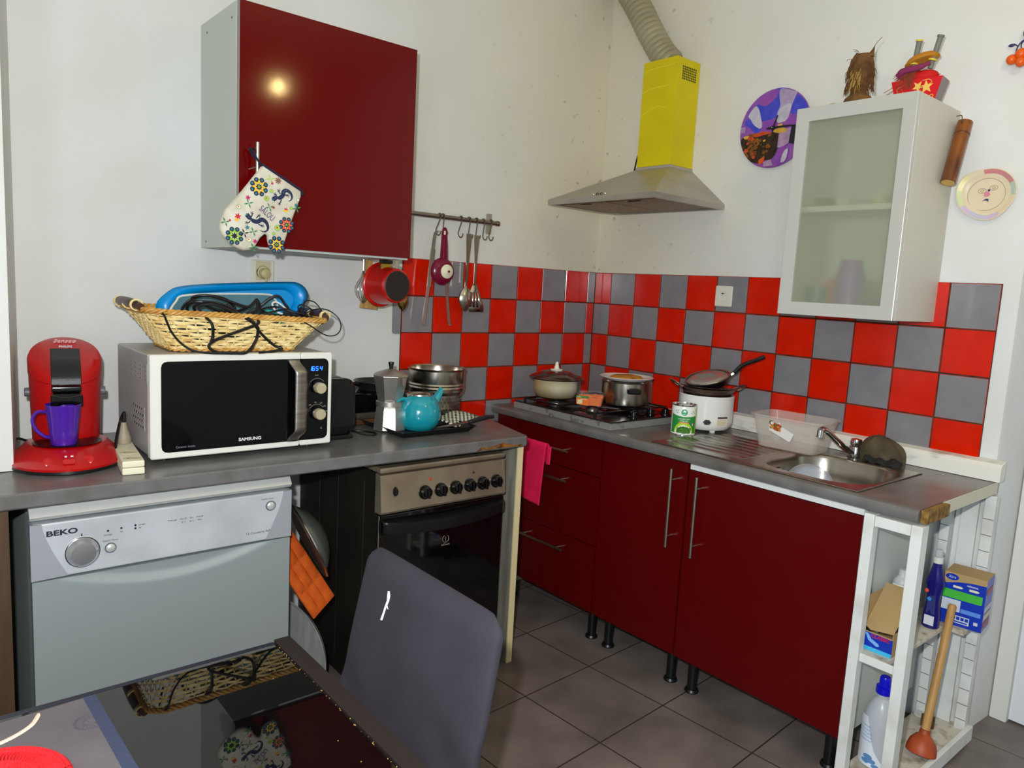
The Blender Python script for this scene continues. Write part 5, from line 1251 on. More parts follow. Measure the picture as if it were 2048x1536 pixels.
# faucet and rag
t = thing('faucet', 'chrome mixer tap with long spout reaching over the drainer', 'tap', (-.112, -1.415, W+.0006))
m_tap = mat('tap_chrome', (190, 188, 184), .12, 1)
B().lathe([(0, 0), (.027, 0), (.027, .006), (.023, .010), (.022, .034), (.020, .040), (0, .042)], 28).done('body', m_tap, t)
B().tube([(-.006, .002, .012), (-.06, .008, .036), (-.14, .016, .080), (-.182, .020, .103), (-.203, .022, .111), (-.218, .023, .107)], [.0105, .0105, .010, .010, .0105, .011], 14, sm=7).done('spout', m_tap, t)
B().cyl((-.2185, .0232, .110), (-.2205, .0236, .086), .0105, 18).done('aerator', m_chrome, t)
b = B(); b.lathe([(0, .0425), (.018, .0425), (.020, .052), (.018, .064), (0, .068)], 24); lv = b.done('lever', m_tap, t)
B().ball((.0, 0, 0), .004, 10, 6).done('red_dot', mat('magenta_dot', (190, 40, 90), .3), lv, (-.0175, .006, .058))
m_rag = mat('dirty_rag', (96, 82, 60), .95, 0, (58, 50, 36), 12, .3, .7, bump=.6, bs=50)
t = thing('cleaning_rag', 'dirty brown rag draped over the body of the tap', 'rag', (-.108, -1.484, W+.002)); t.scale = (1, .92, .95)
def rag(u, v):
    a = 2*PI*u; h = cos(PI*v/2)
    s_ = sin(PI*v/2)
    rx = .050*(.42+.58*s_**1.3)*(1+.10*sin(3*a+.6)+.08*sin(5*a+v*3)); ry = .074*(.45+.55*s_**1.6)*(1+.09*sin(4*a)+.06*sin(7*a-v*4))
    return (rx*cos(a)*s_**.35+.006, ry*sin(a)*s_**.35-.022*v, .092*h**.5*(1+.08*sin(2*a+.8)*s_)+.006*sin(5*a)*s_)
b = B(); b.surf(rag, 60, 26, cu=True); bmesh.ops.remove_doubles(b.bm, verts=b.bm.verts, dist=1e-5); b.done('fabric', m_rag, t, ang=80)
b = B(); b.surf(lambda u, v: (-.030-.026*v, .02-.13*u, .028-.022*v-.008*u+.004*sin(u*18)), 24, 5); b.done('hanging_edge', mat('black_rag_edge', (26, 26, 26), .8), t, solid=.006)
# clear box
m_tub = mat('frosted_clear_plastic', (222, 212, 200), .25, alpha=.24, coat=.3)
t = thing('plastic_box', 'open clear plastic box with a torn food label standing on the drainer', 'box', (-.215, -1.236, W+.0043), math.radians(-86)); t.scale = (1, 1, .93)
b = B(); b.loft([rr3(.098, .062, .02, .0), rr3(.105, .068, .024, .004), rr3(.128, .086, .03, .122), rr3(.135, .093, .032, .123), rr3(.135, .093, .032, .128), rr3(.127, .085, .03, .127), rr3(.104, .067, .024, .0055), rr3(.097, .061, .02, .002)], True, True); b.done('tub', m_tub, t)
tl_ = math.radians(10)
lab = thing; 
b = B(); b.prism([(-.045, .075), (.022, .045), (.030, .062), (.035, .074), (.006, .088), (-.006, .094), (-.012, .108), (-.016, .100), (-.042, .104)], 'xz', -.0006, 0)
lb = b.done('torn_label', mat('label_paper', (226, 222, 216), .6), t, (-.002, -.0692, -.012), (math.radians(8.8), 0, 0)); lb.scale = (1.15, 1, 1.15)
b = B(); R = random.Random(8)
for k in range(60):
    b.mi = R.choice((0, 0, 1, 2, 3)); x = R.uniform(-.040, -.006); z = .092+R.uniform(-.012, .010)-.35*(x+.025); b.prism(blob(x, z, .0044, 7, .3, seed=k), 'xz', -.0012-.00001*k, -.0007)
b.done('food_picture', [mat('pic_red', (170, 60, 30), .6), mat('pic_brown', (96, 60, 30), .6), mat('pic_gold', (200, 140, 50), .6), mat('pic_green', (80, 100, 40), .6)], lb, kind='stuff')
b = B(); b.prism(circ(-.034, .101, .0055, 14), 'xz', -.0022, -.0018); b.done('label_seal', m_white, lb)

# ================================================================== extractor hood and duct
t = thing('cooker_hood', 'steel pyramid cooker hood with a yellow painted chimney over the hob', 'hood', (-.001, -.414, 1.772), RZ)
m_hood = mat('hood_steel', (186, 180, 170), .38, .75, (168, 162, 152), 6, .3, .7, stretch=(1, 1, 3))
def q4(x0, x1, y0, y1, z): return [(x0, y0, z), (x1, y0, z), (x1, y1, z), (x0, y1, z)]
b = B(); b.loft([q4(-.298, .298, -.452, -.001, .0), q4(-.298, .298, -.452, -.001, .021)], False, False)
b.loft([q4(-.298, .298, -.452, -.001, .021), q4(-.067, .119, -.158, -.001, .168), q4(-.067, .119, -.158, -.001, .178)], False, True)
b.loft([q4(-.298, .298, -.452, -.001, 0), q4(-.28, .28, -.434, -.02, .0)], False, False); b.loft([q4(-.28, .28, -.434, -.02, .0), q4(-.28, .28, -.434, -.02, .012)], False, True)
b.done('canopy', m_hood, t, ang=20)
mfil = mat('filter_mesh', (150, 128, 104), .5, .6, (112, 92, 70), 60)
for x0, x1 in ((-.265, -.004), (.004, .265)):
    b = B(); b.box(x0, x1, -.39, -.06, .002, .011, .002); f_ = b.done('grease_filter', mfil, t)
    B().box((x0+x1)/2-.03, (x0+x1)/2+.03, -.385, -.375, -.002, .002, .001).done('latch', m_darksteel, f_)
B().box(-.20, .20, -.055, -.03, .002, .011, .002).done('lamp_strip', mat('lamp_cover', (120, 96, 100), .4), t)
sl2 = math.atan2(.147, .294)
for i, x in enumerate((-.040, -.018, .004, .026)):
    y, z = -.4335, .0305
    b = B(); b.lathe([(0, 0), (.006, 0), (.006, .003), (.0045, .005), (0, .005)], 14); b.done('button', m_chrome if i % 3 == 0 else m_darksteel, t, (x, y, z), (math.radians(60), 0, 0))
m_yel = mat('yellow_paint', (212, 194, 0), .34, 0, (202, 182, 0), 5, spec=.3)
b = B(); b.box(-.064, .116, -.155, -.001, .179, .615, .002); ch = b.done('chimney', m_yel, t)
b = B()
for i in range(8):
    for j in range(6): b.box(.1158, .1168, -.118+.012*i, -.110+.012*i, .530+.0095*j, .5366+.0095*j)
b.done('vent_grille', mat('vent_hole', (70, 62, 16), .6), ch, kind='stuff')
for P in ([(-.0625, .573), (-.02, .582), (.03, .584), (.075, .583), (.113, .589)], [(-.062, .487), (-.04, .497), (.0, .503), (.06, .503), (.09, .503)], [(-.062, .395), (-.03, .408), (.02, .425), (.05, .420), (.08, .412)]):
    B().tube([(x, -.1552, z) for x, z in P], .0011, 5, sm=6).done('paint_drip', mat('pale_yellow', (232, 218, 70), .3), ch)  # raised pale lines imitating arcs of reflected light on the chimney front
B().tube([(-.066, -.03, .30), (-.10, -.028, .285), (-.165+.0, -.026, .27), (-.185, -.026, .22), (-.195, -.026, .14), (-.19, -.022, .10)], .0035, 7, sm=6).done('power_cord', m_black, t)
path = catmull([(-.08, -.435, 2.378), (-.085, -.384, 2.43), (-.09, -.313, 2.53), (-.09, -.247, 2.63), (-.09, -.196, 2.70), (-.092, -.12, 2.80), (-.095, -.03, 2.885)], 40)
L = [0]
for a_, c_ in zip(path, path[1:]): L.append(L[-1]+(c_-a_).length)
rr = [.0545+.0042*abs(sin(PI*l/.026)) for l in L]
b = B(); b.tube(path, rr, 40); tag(b.done('exhaust_duct', mat('flex_duct', (168, 160, 132), .32, .25, (146, 138, 108), 7, .3, .7), loc=(.002, 0, .009), ang=80), 'corrugated flexible duct rising from the yellow hood chimney to the corner', 'duct')

# ================================================================== right wall: glass cabinet, clock, ornaments
t = thing('glass_cabinet', 'wall cabinet with frosted glass door in an aluminium frame on the right wall', 'cabinet', (-.001, -1.383, 1.366), RZ)
m_cw2 = mat('white_melamine', (206, 202, 190), .5)
b = B(); b.box(-.193, -.177, -.305, 0, 0, .68, .001); b.box(.177, .193, -.305, 0, 0, .68, .001); b.box(-.177, .177, -.305, 0, 0, .016); b.box(-.177, .177, -.305, 0, .664, .68); b.box(-.177, .177, -.006, 0, .016, .664); b.done('carcass', m_cw2, t)
B().box(-.1765, .1765, -.28, -.007, .345, .363).done('shelf', m_cw2, t)
m_alf = mat('aluminium_frame', (198, 197, 190), .34, .25)
fw_ = .043
b = B()
O_, I_ = [(-.193, .0), (.193, .0), (.193, .68), (-.193, .68)], [(-.193+fw_, fw_), (.193-fw_, fw_), (.193-fw_, .68-fw_), (-.193+fw_, .68-fw_)]
b.loft([[(x, -.307, z) for x, z in I_], [(x, -.307, z) for x, z in O_], [(x, -.326, z) for x, z in O_], [(x*1.0, -.3265, z) for x, z in [(p[0]*.97+q[0]*.03, p[1]*.97+q[1]*.03) for p, q in zip(O_, I_)]], [(x, -.320, z) for x, z in I_], [(x, -.307, z) for x, z in I_]], False, False)
dr = b.done('door_frame', m_alf, t, ang=15)
gl = bpy.data.materials.new('frosted_glass'); gl.use_nodes = True; n_ = gl.node_tree; n_.nodes.clear()
o_ = n_.nodes.new('ShaderNodeOutputMaterial'); tr_ = n_.nodes.new('ShaderNodeBsdfTransparent'); rf = n_.nodes.new('ShaderNodeBsdfRefraction'); df = n_.nodes.new('ShaderNodeBsdfPrincipled')
tr_.inputs[0].default_value = (.86, .90, .84, 1); rf.inputs['Color'].default_value = (.82, .88, .80, 1); rf.inputs['Roughness'].default_value = .34; rf.inputs['IOR'].default_value = 1.12
df.inputs['Base Color'].default_value = lin((204, 208, 180)); df.inputs['Roughness'].default_value = .35
m1 = n_.nodes.new('ShaderNodeMixShader'); m2 = n_.nodes.new('ShaderNodeMixShader'); m1.inputs[0].default_value = .70; m2.inputs[0].default_value = .34
n_.links.new(tr_.outputs[0], m1.inputs[1]); n_.links.new(rf.outputs[0], m1.inputs[2]); n_.links.new(m1.outputs[0], m2.inputs[1]); n_.links.new(df.outputs[0], m2.inputs[2]); n_.links.new(m2.outputs[0], o_.inputs[0])
b = B(); b.f([b.v((-.193+fw_, -.312, fw_)), b.v((.193-fw_, -.312, fw_)), b.v((.193-fw_, -.312, .68-fw_)), b.v((-.193+fw_, -.312, .68-fw_))]); b.done('glass_pane', gl, dr)
def inside(name, lab, cat, x, y, z, prof, M, grp=None):
    o = B().lathe(prof, 28).done(name, M, loc=(-.001+y, -1.383-x, 1.366+z)); tag(o, lab, cat, grp); return o
inside('purple_jug', 'tall purple jug seen blurred behind the frosted cabinet glass', 'jug', -.020, -.17, .0162, [(0, 0), (.045, 0), (.050, .06), (.046, .12), (.036, .16), (.034, .175), (0, .175)], mat('purple_plastic', (120, 44, 150), .4))
inside('navy_bowl', 'dark blue bowl in the lower right of the frosted cabinet', 'bowl', .105, -.20, .0162, [(0, 0), (.03, 0), (.06, .045), (.057, .046), (0, .01)], mat('navy_glaze', (44, 54, 110), .3))
inside('teal_cup', 'dark teal cup in the lower left of the frosted cabinet', 'cup', -.120, -.20, .0162, [(0, 0), (.032, 0), (.036, .08), (.033, .08), (0, .01)], mat('teal_glaze', (50, 84, 80), .3))
inside('cream_beaker', 'pale beaker behind the navy bowl in the frosted cabinet', 'cup', .085, -.08, .0162, [(0, 0), (.038, 0), (.040, .11), (.037, .11), (0, .01)], mat('cream_glaze', (206, 196, 170), .3))
for x, c, lab in ((-.12, (120, 96, 60), 'brown bowl at the left of the frosted cabinet shelf'), (-.05, (206, 204, 190), 'white bowl second from the left on the frosted cabinet shelf'), (.07, (196, 190, 150), 'cream bowl at the right of the frosted cabinet shelf')):
    inside('bowl', lab, 'bowl', x, -.22, .3632, [(0, 0), (.02, 0), (.034, .03), (.032, .031), (0, .008)], mat('bowl_%d' % c[2], c, .35), 'bowls on the cabinet shelf')

# clock
t = thing('wall_clock', 'round glass wall clock painted in purple and blue, half behind the glass cabinet', 'clock', (-.001, -.913, 2.074), RZ)
b = B(); b.lathe([(0, 0), (.149, 0), (.150, .001), (.150, .006), (.149, .007), (0, .007)], 72); b.done('glass_disc', mat('violet_paint', (120, 66, 168), .12, 0, (150, 74, 150), 9, .35, .65, coat=.3), t, (0, -.006, 0), (PI/2, 0, 0))
ck = {n: mat('paint_'+n, c, .3, 0, c2, 30, .3, .7) for n, (c, c2) in dict(blue=((48, 54, 176), (70, 74, 196)), plume=((176, 160, 190), (150, 130, 160)), white=((196, 192, 204), (170, 160, 180)), brown=((58, 36, 12), (30, 18, 10)), rust=((140, 84, 16), (96, 50, 10)), orange=((206, 84, 24), (176, 50, 16)), mauve=((150, 70, 160), (120, 60, 160)), pinkw=((188, 150, 178), (150, 120, 150)), navy=((24, 22, 52), (16, 14, 30)), yellow=((214, 170, 60), (190, 140, 40))).items()}
kk = list(ck); b = B(); cl_ = [0]
def cm(u, v): return ((u-555)/510*.148, (785-v)/640*.148)
def cpaint(col, P, sm=4):
    P = [cm(*p) for p in P]
    P = [(x, z) if x*x+z*z < .1475**2 else (x*.1475/math.hypot(x, z), z*.1475/math.hypot(x, z)) for x, z in P]
    if sm: P = [(p.x, p.y) for p in catmull([(x, z, 0) for x, z in P], sm, True)]
    cl_[0] += 1; b.mi = kk.index(col); y = -.0133-.00003*cl_[0]; b.prism(P, 'xz', y, y+.00002)
cpaint('blue', [(270, 350), (420, 400), (610, 260), (640, 560), (500, 640), (360, 640), (320, 480)]); cpaint('blue', [(560, 150), (680, 150), (640, 300), (580, 300)])
cpaint('blue', [(830, 300), (960, 380), (1090, 430), (1000, 560), (880, 610), (780, 560)]); cpaint('blue', [(140, 570), (230, 640), (360, 780), (280, 830), (180, 720), (100, 660)])
cpaint('mauve', [(300, 330), (420, 200), (580, 170), (540, 280), (430, 390)]); cpaint('mauve', [(870, 220), (1000, 300), (1040, 360), (940, 350)]); cpaint('mauve', [(360, 660), (520, 650), (580, 720), (520, 830), (380, 800)]); cpaint('mauve', [(720, 640), (860, 600), (1000, 640), (960, 760), (740, 760)])
cpaint('plume', [(610, 150), (840, 170), (850, 260), (800, 420), (770, 560), (740, 670), (620, 700), (585, 560), (620, 430), (600, 300)]); cpaint('white', [(620, 480), (770, 420), (770, 560), (740, 660), (700, 700), (600, 700), (590, 580)])
cpaint('white', [(150, 520), (240, 380), (300, 430), (340, 560), (375, 720), (340, 760), (250, 690), (190, 590)])
cpaint('brown', [(70, 900), (200, 840), (420, 840), (560, 860), (650, 880), (650, 1000), (630, 1180), (560, 1290), (440, 1300), (340, 1340), (220, 1280), (110, 1140), (70, 1000)])
R = random.Random(6)
for k in range(110):
    u, v = R.uniform(80, 600), R.uniform(860, 1300)
    if (u-330)**2/300**2+(v-1070)**2/240**2 > 1: continue
    c = R.choice(('rust', 'rust', 'brown', 'orange')) if u < 330 else R.choice(('brown', 'brown', 'rust'))
    x = R.uniform(18, 42); cpaint(c, [(u+x*cos(a)*R.uniform(.7, 1.2), v+x*sin(a)*R.uniform(.7, 1.2)) for a in [2*PI*i/7 for i in range(7)]], 2)
cpaint('orange', [(260, 860), (400, 820), (540, 860), (420, 880), (300, 900)]); cpaint('orange', [(380, 1290), (460, 1250), (450, 1340), (390, 1360)]); cpaint('yellow', [(110, 870), (190, 860), (170, 910), (130, 910)]); cpaint('yellow', [(415, 965), (455, 960), (450, 990), (420, 990)], 2)
cpaint('pinkw', [(650, 830), (820, 810), (800, 1060), (700, 1130), (640, 1110)], 0); cpaint('yellow', [(550, 830), (690, 790), (760, 860), (640, 880)]); cpaint('navy', [(820, 790), (1000, 760), (980, 1120), (800, 1060)], 0); cpaint('yellow', [(620, 740), (685, 730), (680, 790), (620, 790)], 0)
cpaint('pinkw', [(450, 1330), (560, 1300), (600, 1400), (460, 1410)], 0); cpaint('mauve', [(650, 1150), (760, 1120), (720, 1370), (620, 1400)]); cpaint('white', [(740, 1200), (800, 1150), (780, 1330), (710, 1360)])
b.done('painting', [ck[k] for k in kk], t)
b = B()
for x, z in ((-.142, .012), (-.137, .012), (-.132, .012), (-.127, .012)): b.box(x-.0006, x+.0006, -.0176, -.0172, z-.016, z+.006)
b.done('hour_mark', m_white, t)
b = B(); b.prism([(-.028, -.002), (-.02, -.004), (.06, -.003), (.10, 0), (.06, .004), (-.02, .004), (-.028, .002)], 'xz', -.0205, -.0195); b.done('minute_hand', m_black, t)
b = B(); b.prism([(-.002, -.02), (.002, -.02), (.004, .0), (.018, .045), (.014, .047), (-.004, .0)], 'xz', -.0192, -.0184); b.done('hour_hand', m_black, t)
B().lathe([(0, 0), (.009, 0), (.008, .006), (0, .008)], 18).done('hub', m_black, t, (0, -.0172, 0), (PI/2, 0, 0))
B().ball((0, 0, 0), .0028, 10, 6).done('hub_pin', m_chrome, t, (0, -.026, 0))

# socket on the tiles
ts = wallsocket((-.0095, -.756, 1.416), RZ, 'white wall socket on the red and grey tiles right of the hob', m_soc)
b = B()
for x, z in ((-.009, 0), (.009, 0)): b.cyl((x, -.0062, z), (x, -.0052, z), .0028, 10)
b.cyl((0, -.02, .011), (0, -.0052, .011), .0022, 8); b.done('contacts', mat('contact_dark', (40, 36, 30), .5), ts)

# bamboo tube on the cabinet side
t = thing('bamboo_tube', 'brown bamboo tube hanging beside the glass cabinet', 'ornament', (0, 0, 0))
m_bam = mat('brown_bamboo', (150, 84, 20), .3, 0, (82, 36, 10), 9, .38, .6, stretch=(1, 1, .5), coat=.3)
TA, TB = Vector((-.030, -1.603, 2.004)), Vector((-.106, -1.603, 1.806))
ax_ = (TA-TB).normalized(); t.location = TB; t.rotation_euler = ax_.to_track_quat('Z', 'Y').to_euler(); Lb = (TA-TB).length
b = B(); b.lathe([(.0195, 0), (.0225, .001), (.0225, Lb-.001), (.0195, Lb), (.017, Lb), (.017, .02), (.0195, 0)], 36); b.done('tube', m_bam, t)
B().lathe([(0, .0005), (.0196, .0005), (.0196, .002), (0, .002)], 30).done('end_plug', mat('pale_cut_end', (206, 168, 92), .6), t)
b = B(); b.lathe([(.0226, Lb*.78), (.0232, Lb*.785), (.0232, Lb*.80), (.0226, Lb*.805)], 36); b.done('node_ring', mat('dark_bamboo', (92, 46, 14), .35), t)
tag(B().tube([(-.058, -1.585, 2.02), (-.058, -1.600, 2.021), (-.062, -1.604, 2.008), (-.050, -1.604, 1.985)], .0014, 6, sm=4).done('wire_hook', m_darksteel), 'thin wire hook on the glass cabinet side above the bamboo tube', 'hook')

# painted face plate
t = thing('face_plate', 'hand painted pastel plate with a small face on the right wall', 'plate', (-.001, -1.683, 1.779), RZ)
def wob(a): return .083*(1+.04*cos(2*a+.6)+.035*sin(3*a-.3)+.012*cos(5*a))
n = 60
def rg(k, y): return [(k*wob(2*PI*i/n)*cos(2*PI*i/n), y, k*wob(2*PI*i/n)*sin(2*PI*i/n)) for i in range(n)]
b = B(); b.loft([rg(.5, 0), rg(.62, -.003), rg(1.0, -.013), rg(1.0, -.015), rg(.97, -.0155), rg(.66, -.0065), rg(.62, -.0055), rg(.3, -.0052)], True, True); b.done('dish', mat('cream_ceramic', (222, 204, 172), .3, coat=.3), t)
pas = [mat('pastel%d' % i, c, .35) for i, c in enumerate(((206, 130, 136), (196, 130, 130), (176, 192, 176), (220, 200, 170), (206, 190, 196), (200, 180, 204), (190, 184, 204), (206, 214, 160), (226, 216, 150), (222, 208, 176)))]
b = B(); spn = [(55, 100, 0), (25, 55, 1), (-5, 25, 2), (-55, -5, 3), (-85, -55, 5), (-125, -85, 6), (-150, -125, 5), (-190, -150, 7), (-225, -190, 8), (-260, -225, 9)]
for a0, a1, ci in spn:
    b.mi = ci; m_ = 8
    for k in range(m_):
        p, q = math.radians(a0+(a1-a0)*k/m_), math.radians(a0+(a1-a0)*(k+1)/m_)
        def P(a, kk_): r = wob(a)*kk_; y = -.0160+(.97-kk_)/.31*.0090; return (r*cos(a), y-.0002, r*sin(a))
        b.f([b.v(P(p, .80)), b.v(P(q, .80)), b.v(P(q, .965)), b.v(P(p, .965))])
b.done('painted_rim', pas, t)
m_ln = mat('grey_line', (150, 140, 120), .5)
B().tube([(.053*cos(a), -.0066+.0006, .050*sin(a)-.002) for a in [2*PI*k/40 for k in range(40)]], .0007, 5, closed=True).done('face_outline', m_ln, t)
for sx in (-1, 1):
    cx, cz = (.016*sx+.003, .014+.004*sx)
    b = B(); b.tube([(cx+.0115*cos(a), -.0062, cz+.0075*sin(a)) for a in [2*PI*k/24 for k in range(24)]], .0006, 5, closed=True); e_ = b.done('eye', m_ln, t)
    B().tube([(cx+.004*cos(a), -.0062, cz+.0035*sin(a)) for a in [2*PI*k/16 for k in range(16)]], .0006, 5, closed=True).done('pupil', m_ln, e_)
b = B(); b.prism(blob(.002, -.001, .0085, 12, .15, seed=2), 'xz', -.0075, -.0055, .0006); b.done('nose', mat('pink_glaze', (214, 130, 150), .15), t)
b = B(); b.prism([(-.010, -.022), (.001, -.015), (.008, -.016), (.008, -.025), (.003, -.021), (-.002, -.020)], 'xz', -.0068, -.0054); b.done('mouth', mat('navy_paint', (40, 50, 100), .4), t)
b = B(); b.prism(blob(.006, .011, .0035, 10, .1), 'xz', -.0066, -.0054); b.done('blue_dot', MATS['navy_paint'], t)

# berry sprig at the right edge
t = thing('berry_ornament', 'wall ornament of orange berries on dark blue stems at the right edge', 'ornament', (-.001, -1.725, 2.20), RZ)
m_orb = mat('orange_berry', (226, 90, 14), .35)
for x, y, z, r in ((-.016, -.024, -.024, .0150), (.008, -.026, -.012, .0165), (.012, -.034, -.038, .0145), (.036, -.026, -.026, .0155), (.030, -.03, -.004, .0140)):
    B().ball((x, y, z), r, 18, 12).done('berry', m_orb, t)
b = B()
for P in ([(-.010, -.018, -.012), (-.008, -.016, .01), (.0, -.014, .026), (.012, -.012, .034)], [(.006, -.02, .002), (.002, -.016, .02), (.012, -.012, .036)], [(.03, -.02, .008), (.022, -.016, .022), (.014, -.012, .036)], [(-.008, -.016, .016), (-.018, -.014, .024), (-.028, -.014, .020)]):
    b.tube(P, .0018, 6, sm=4)
b.done('stem', mat('navy_stem', (38, 46, 92), .45), t)
B().ball((-.024, -.014, .0215), .008, 10, 8, (1.2, .5, .6)).done('leaf', MATS['navy_stem'], t)
B().ball((.020, -.018, .050), .015, 16, 10, (1.1, .7, 1.2)).done('top_leaf', mat('dark_teal_leaf', (34, 70, 74), .4), t)

# raffia figure
CT = 1.366+.6806
m_raf = mat('raffia', (120, 82, 40), .9, 0, (74, 46, 20), 40, .3, .7); m_rafl = mat('pale_raffia', (172, 138, 70), .9)
t = thing('raffia_figure', 'shaggy brown raffia figure with pointed ears on top of the glass cabinet', 'ornament', (-.285, -1.372, CT), RZ)
B().lathe([(0, 0), (.044, 0), (.046, .004), (.040, .016), (.026, .028), (.024, .036), (.030, .05), (.036, .08), (.038, .11), (.034, .135), (.02, .15), (0, .152)], 24, sx=1, sy=.8).done('body', m_raf, t)
b = B(); R = random.Random(12)
for k in range(460):
    a = R.uniform(0, 2*PI); z = R.uniform(.045, .15); r = .036-.012*max(0, z-.11)/.04; L_ = R.uniform(.014, .03)
    p = Vector((r*cos(a), r*.8*sin(a), z)); d = Vector((cos(a)*.35, sin(a)*.35, -1+R.uniform(-.2, .3))).normalized()*L_
    b.mi = 1 if (abs(a-1.5*PI) < .45 and z < .10) else 0
    b.tube([p, p+d*.6+Vector((cos(a), sin(a), 0))*.002, p+d], [.0011, .0010, .0004], 4)
b.done('fringe', [m_raf, m_rafl], t, kind='stuff')
b = B(); b.lathe([(.012, 0), (.006, .012), (.0, .030)], 10); b.done('ear', m_raf, t, (.026, 0, .14), (0, .35, 0))
b = B(); b.lathe([(.010, 0), (.004, .010), (.0, .016)], 10); b.done('ear', m_raf, t, (-.016, 0, .145), (0, -.3, 0))
b = B()
for P in ([(.03, 0, .16), (.042, 0, .178), (.056, 0, .19)], [(-.012, 0, .155), (-.022, 0, .167), (-.034, 0, .170)], [(-.012, 0, .154), (-.018, 0, .164), (-.030, 0, .163)], [(-.03, 0, .14), (-.046, 0, .143), (-.05, 0, .138)]):
    b.tube(P, .0008, 4, sm=3)
b.done('whiskers', m_raf, t)
tag(B().tube([(-.296, -1.275, CT+.003), (-.292, -1.292, CT+.008), (-.298, -1.31, CT+.004)], .003, 6, sm=3).done('straw_scrap', m_rafl), 'small straw scrap lying on the cabinet top left of the raffia figure', 'straw')
# red star box and straw doll
t = thing('star_box', 'red cardboard box with gold stars on top of the glass cabinet', 'box', (-.150, -1.500, CT), math.radians(-84))
m_rb = mat('red_card', (206, 10, 24), .3); m_gs = mat('gold_star', (232, 190, 90), .4)
b = B(); b.loft([q4(-.055, .055, -.03, .03, 0), q4(-.074, .074, -.036, .036, .074), q4(-.070, .070, -.033, .033, .074), q4(-.052, .052, -.027, .027, .004)], True, True); b.done('box_wall', m_rb, t, ang=15)
b = B(); b.loft([[(.0558, -.028, .002), (.0558, .03, .002), (.0735, .035, .072), (.0735, -.034, .072)], [(.0568, -.028, .002), (.0568, .03, .002), (.0745, .035, .072), (.0745, -.034, .072)]]); b.done('grey_side', mat('grey_card', (140, 126, 128), .5), t)
def fy(z): return -.030-.006*z/.074-.0006
for x, z, r, a in ((-.034, .024, .017, .2), (.030, .046, .021, .1), (.006, .050, .018, .7)):
    b = B(); P = star(x, z, r, 5, .42, PI/2+a); b.loft([[(u, fy(v), v) for u, v in P], [(u, fy(v)-.0006, v) for u, v in P]]); b.done('star', m_gs, t)
for P in ([(-.05, .035), (-.055, .048), (-.045, .055), (-.04, .046)], [(.018, .066), (.035, .068), (.045, .060), (.038, .054)], [(.038, .018), (.05, .022), (.05, .012), (.042, .008)], [(-.012, .03), (-.004, .034), (0, .042)]):
    B().tube([(u, fy(v)-.0006, v) for u, v in P], .0010, 5, sm=5).done('curl', m_gs, t)
t = thing('straw_doll', 'straw doll with a yellow hat and grey sticks leaning over the red star box', 'doll', (-.150, -1.493, CT+.0), math.radians(-84))
m_st = mat('ochre_felt', (190, 126, 26), .85); m_rs = mat('red_straw', (176, 60, 46), .9, 0, (120, 70, 40), 40, .3, .7)
B().ball((-.014, -.014, .084), .027, 18, 10, (1.25, .7, .95)).done('straw_body', m_rs, t)
B().ball((.022, -.014, .084), .032, 18, 10, (1.3, .8, .62)).done('red_cloth', mat('red_felt', (196, 14, 12), .8), t)
b = B(); R = random.Random(3)
for k in range(240):
    a = R.uniform(0, 2*PI); p = Vector((-.018+.028*cos(a), -.018-.020*abs(sin(a)), .082+R.uniform(-.022, .028))); d = Vector((R.uniform(-.8, .3), -.2, -R.uniform(.3, 1))).normalized()*R.uniform(.015, .034)
    b.tube([p, p+d], [.0011, .0005], 4)
for P in ([(-.06, -.03, .05), (-.085, -.03, .03), (-.10, -.03, .002)], [(-.06, -.03, .06), (-.09, -.03, .045)], [(.055, -.02, .085), (.07, -.02, .083)]): b.tube(P, .0010, 4, sm=3)
b.done('straw_fringe', m_rs, t, kind='stuff')
B().tube([(-.048, -.03, .092), (-.03, -.042, .102), (.01, -.043, .106), (.04, -.034, .118)], [.012, .010, .009, .006], 10, sm=4).done('purple_scarf', mat('purple_felt', (128, 40, 84), .85), t)
b = B(); b.lathe([(0, 0), (.040, .0), (.046, .004), (.038, .016), (.02, .024), (0, .026)], 30, sx=1.1, sy=.7); b.done('hat', m_st, t, (.012, -.018, .128), (math.radians(-12), math.radians(-14), 0))
m_gy = mat('grey_stick', (112, 116, 108), .5); m_ye = mat('yellow_band', (214, 190, 60), .5)
for x0, z0, x1, z1 in ((-.014, .10, -.004, .196), (.036, .105, .056, .200)):
    s_ = B().tube([(x0, -.016, z0), (x1, -.016, z1)], [.0075, .0085], 12).done('stick', m_gy, t)
    d = (Vector((x1, -.016, z1))-Vector((x0, -.016, z0))).normalized(); p = Vector((x1, -.016, z1))
    B().tube([p-d*.004, p+d*.001], .0105, 14).done('stick_cap', m_ye if x0 < 0 else m_gy, s_)
    p = Vector((x0, -.022, z0)); B().tube([p+d*.022, p+d*.027], .0125, 14).done('band', m_ye, s_)

# ================================================================== white shelf unit at the right end
m_ws = mat('white_painted_wood', (222, 222, 216), .5, 0, (200, 198, 188), 9, .25, .5, bump=.08, bs=40)
m_dirt = mat('dirty_white_shelf', (206, 198, 182), .6, 0, (150, 130, 104), 30, .28, .48)
m_blk = mat('saw_line', (40, 36, 34), .8)
t = thing('shelf_unit', 'white painted slatted shelf unit under the right end of the worktop', 'shelf', (-.615, -1.765, 0))
for nm, x0, x1, y0, y1 in (('post', -.012, .022, .044, .073), ('post', -.012, .030, -.082, -.052), ('post', .560, .592, .044, .073), ('post', .560, .592, -.078, -.046)):
    p = B().box(x0, x1, y0, y1, .0, .838, .003).done(nm, m_ws, t)
    if x0 > .5:
        for k in range(14): B().box(x0-.0006, x0+.002, y0+.001, y1-.001, .085+.052*k, .0866+.052*k).done('saw_line', m_blk, p)
B().box(-.010, .018, -.0515, .0435, .806, .836, .002).done('top_rail', m_ws, t)
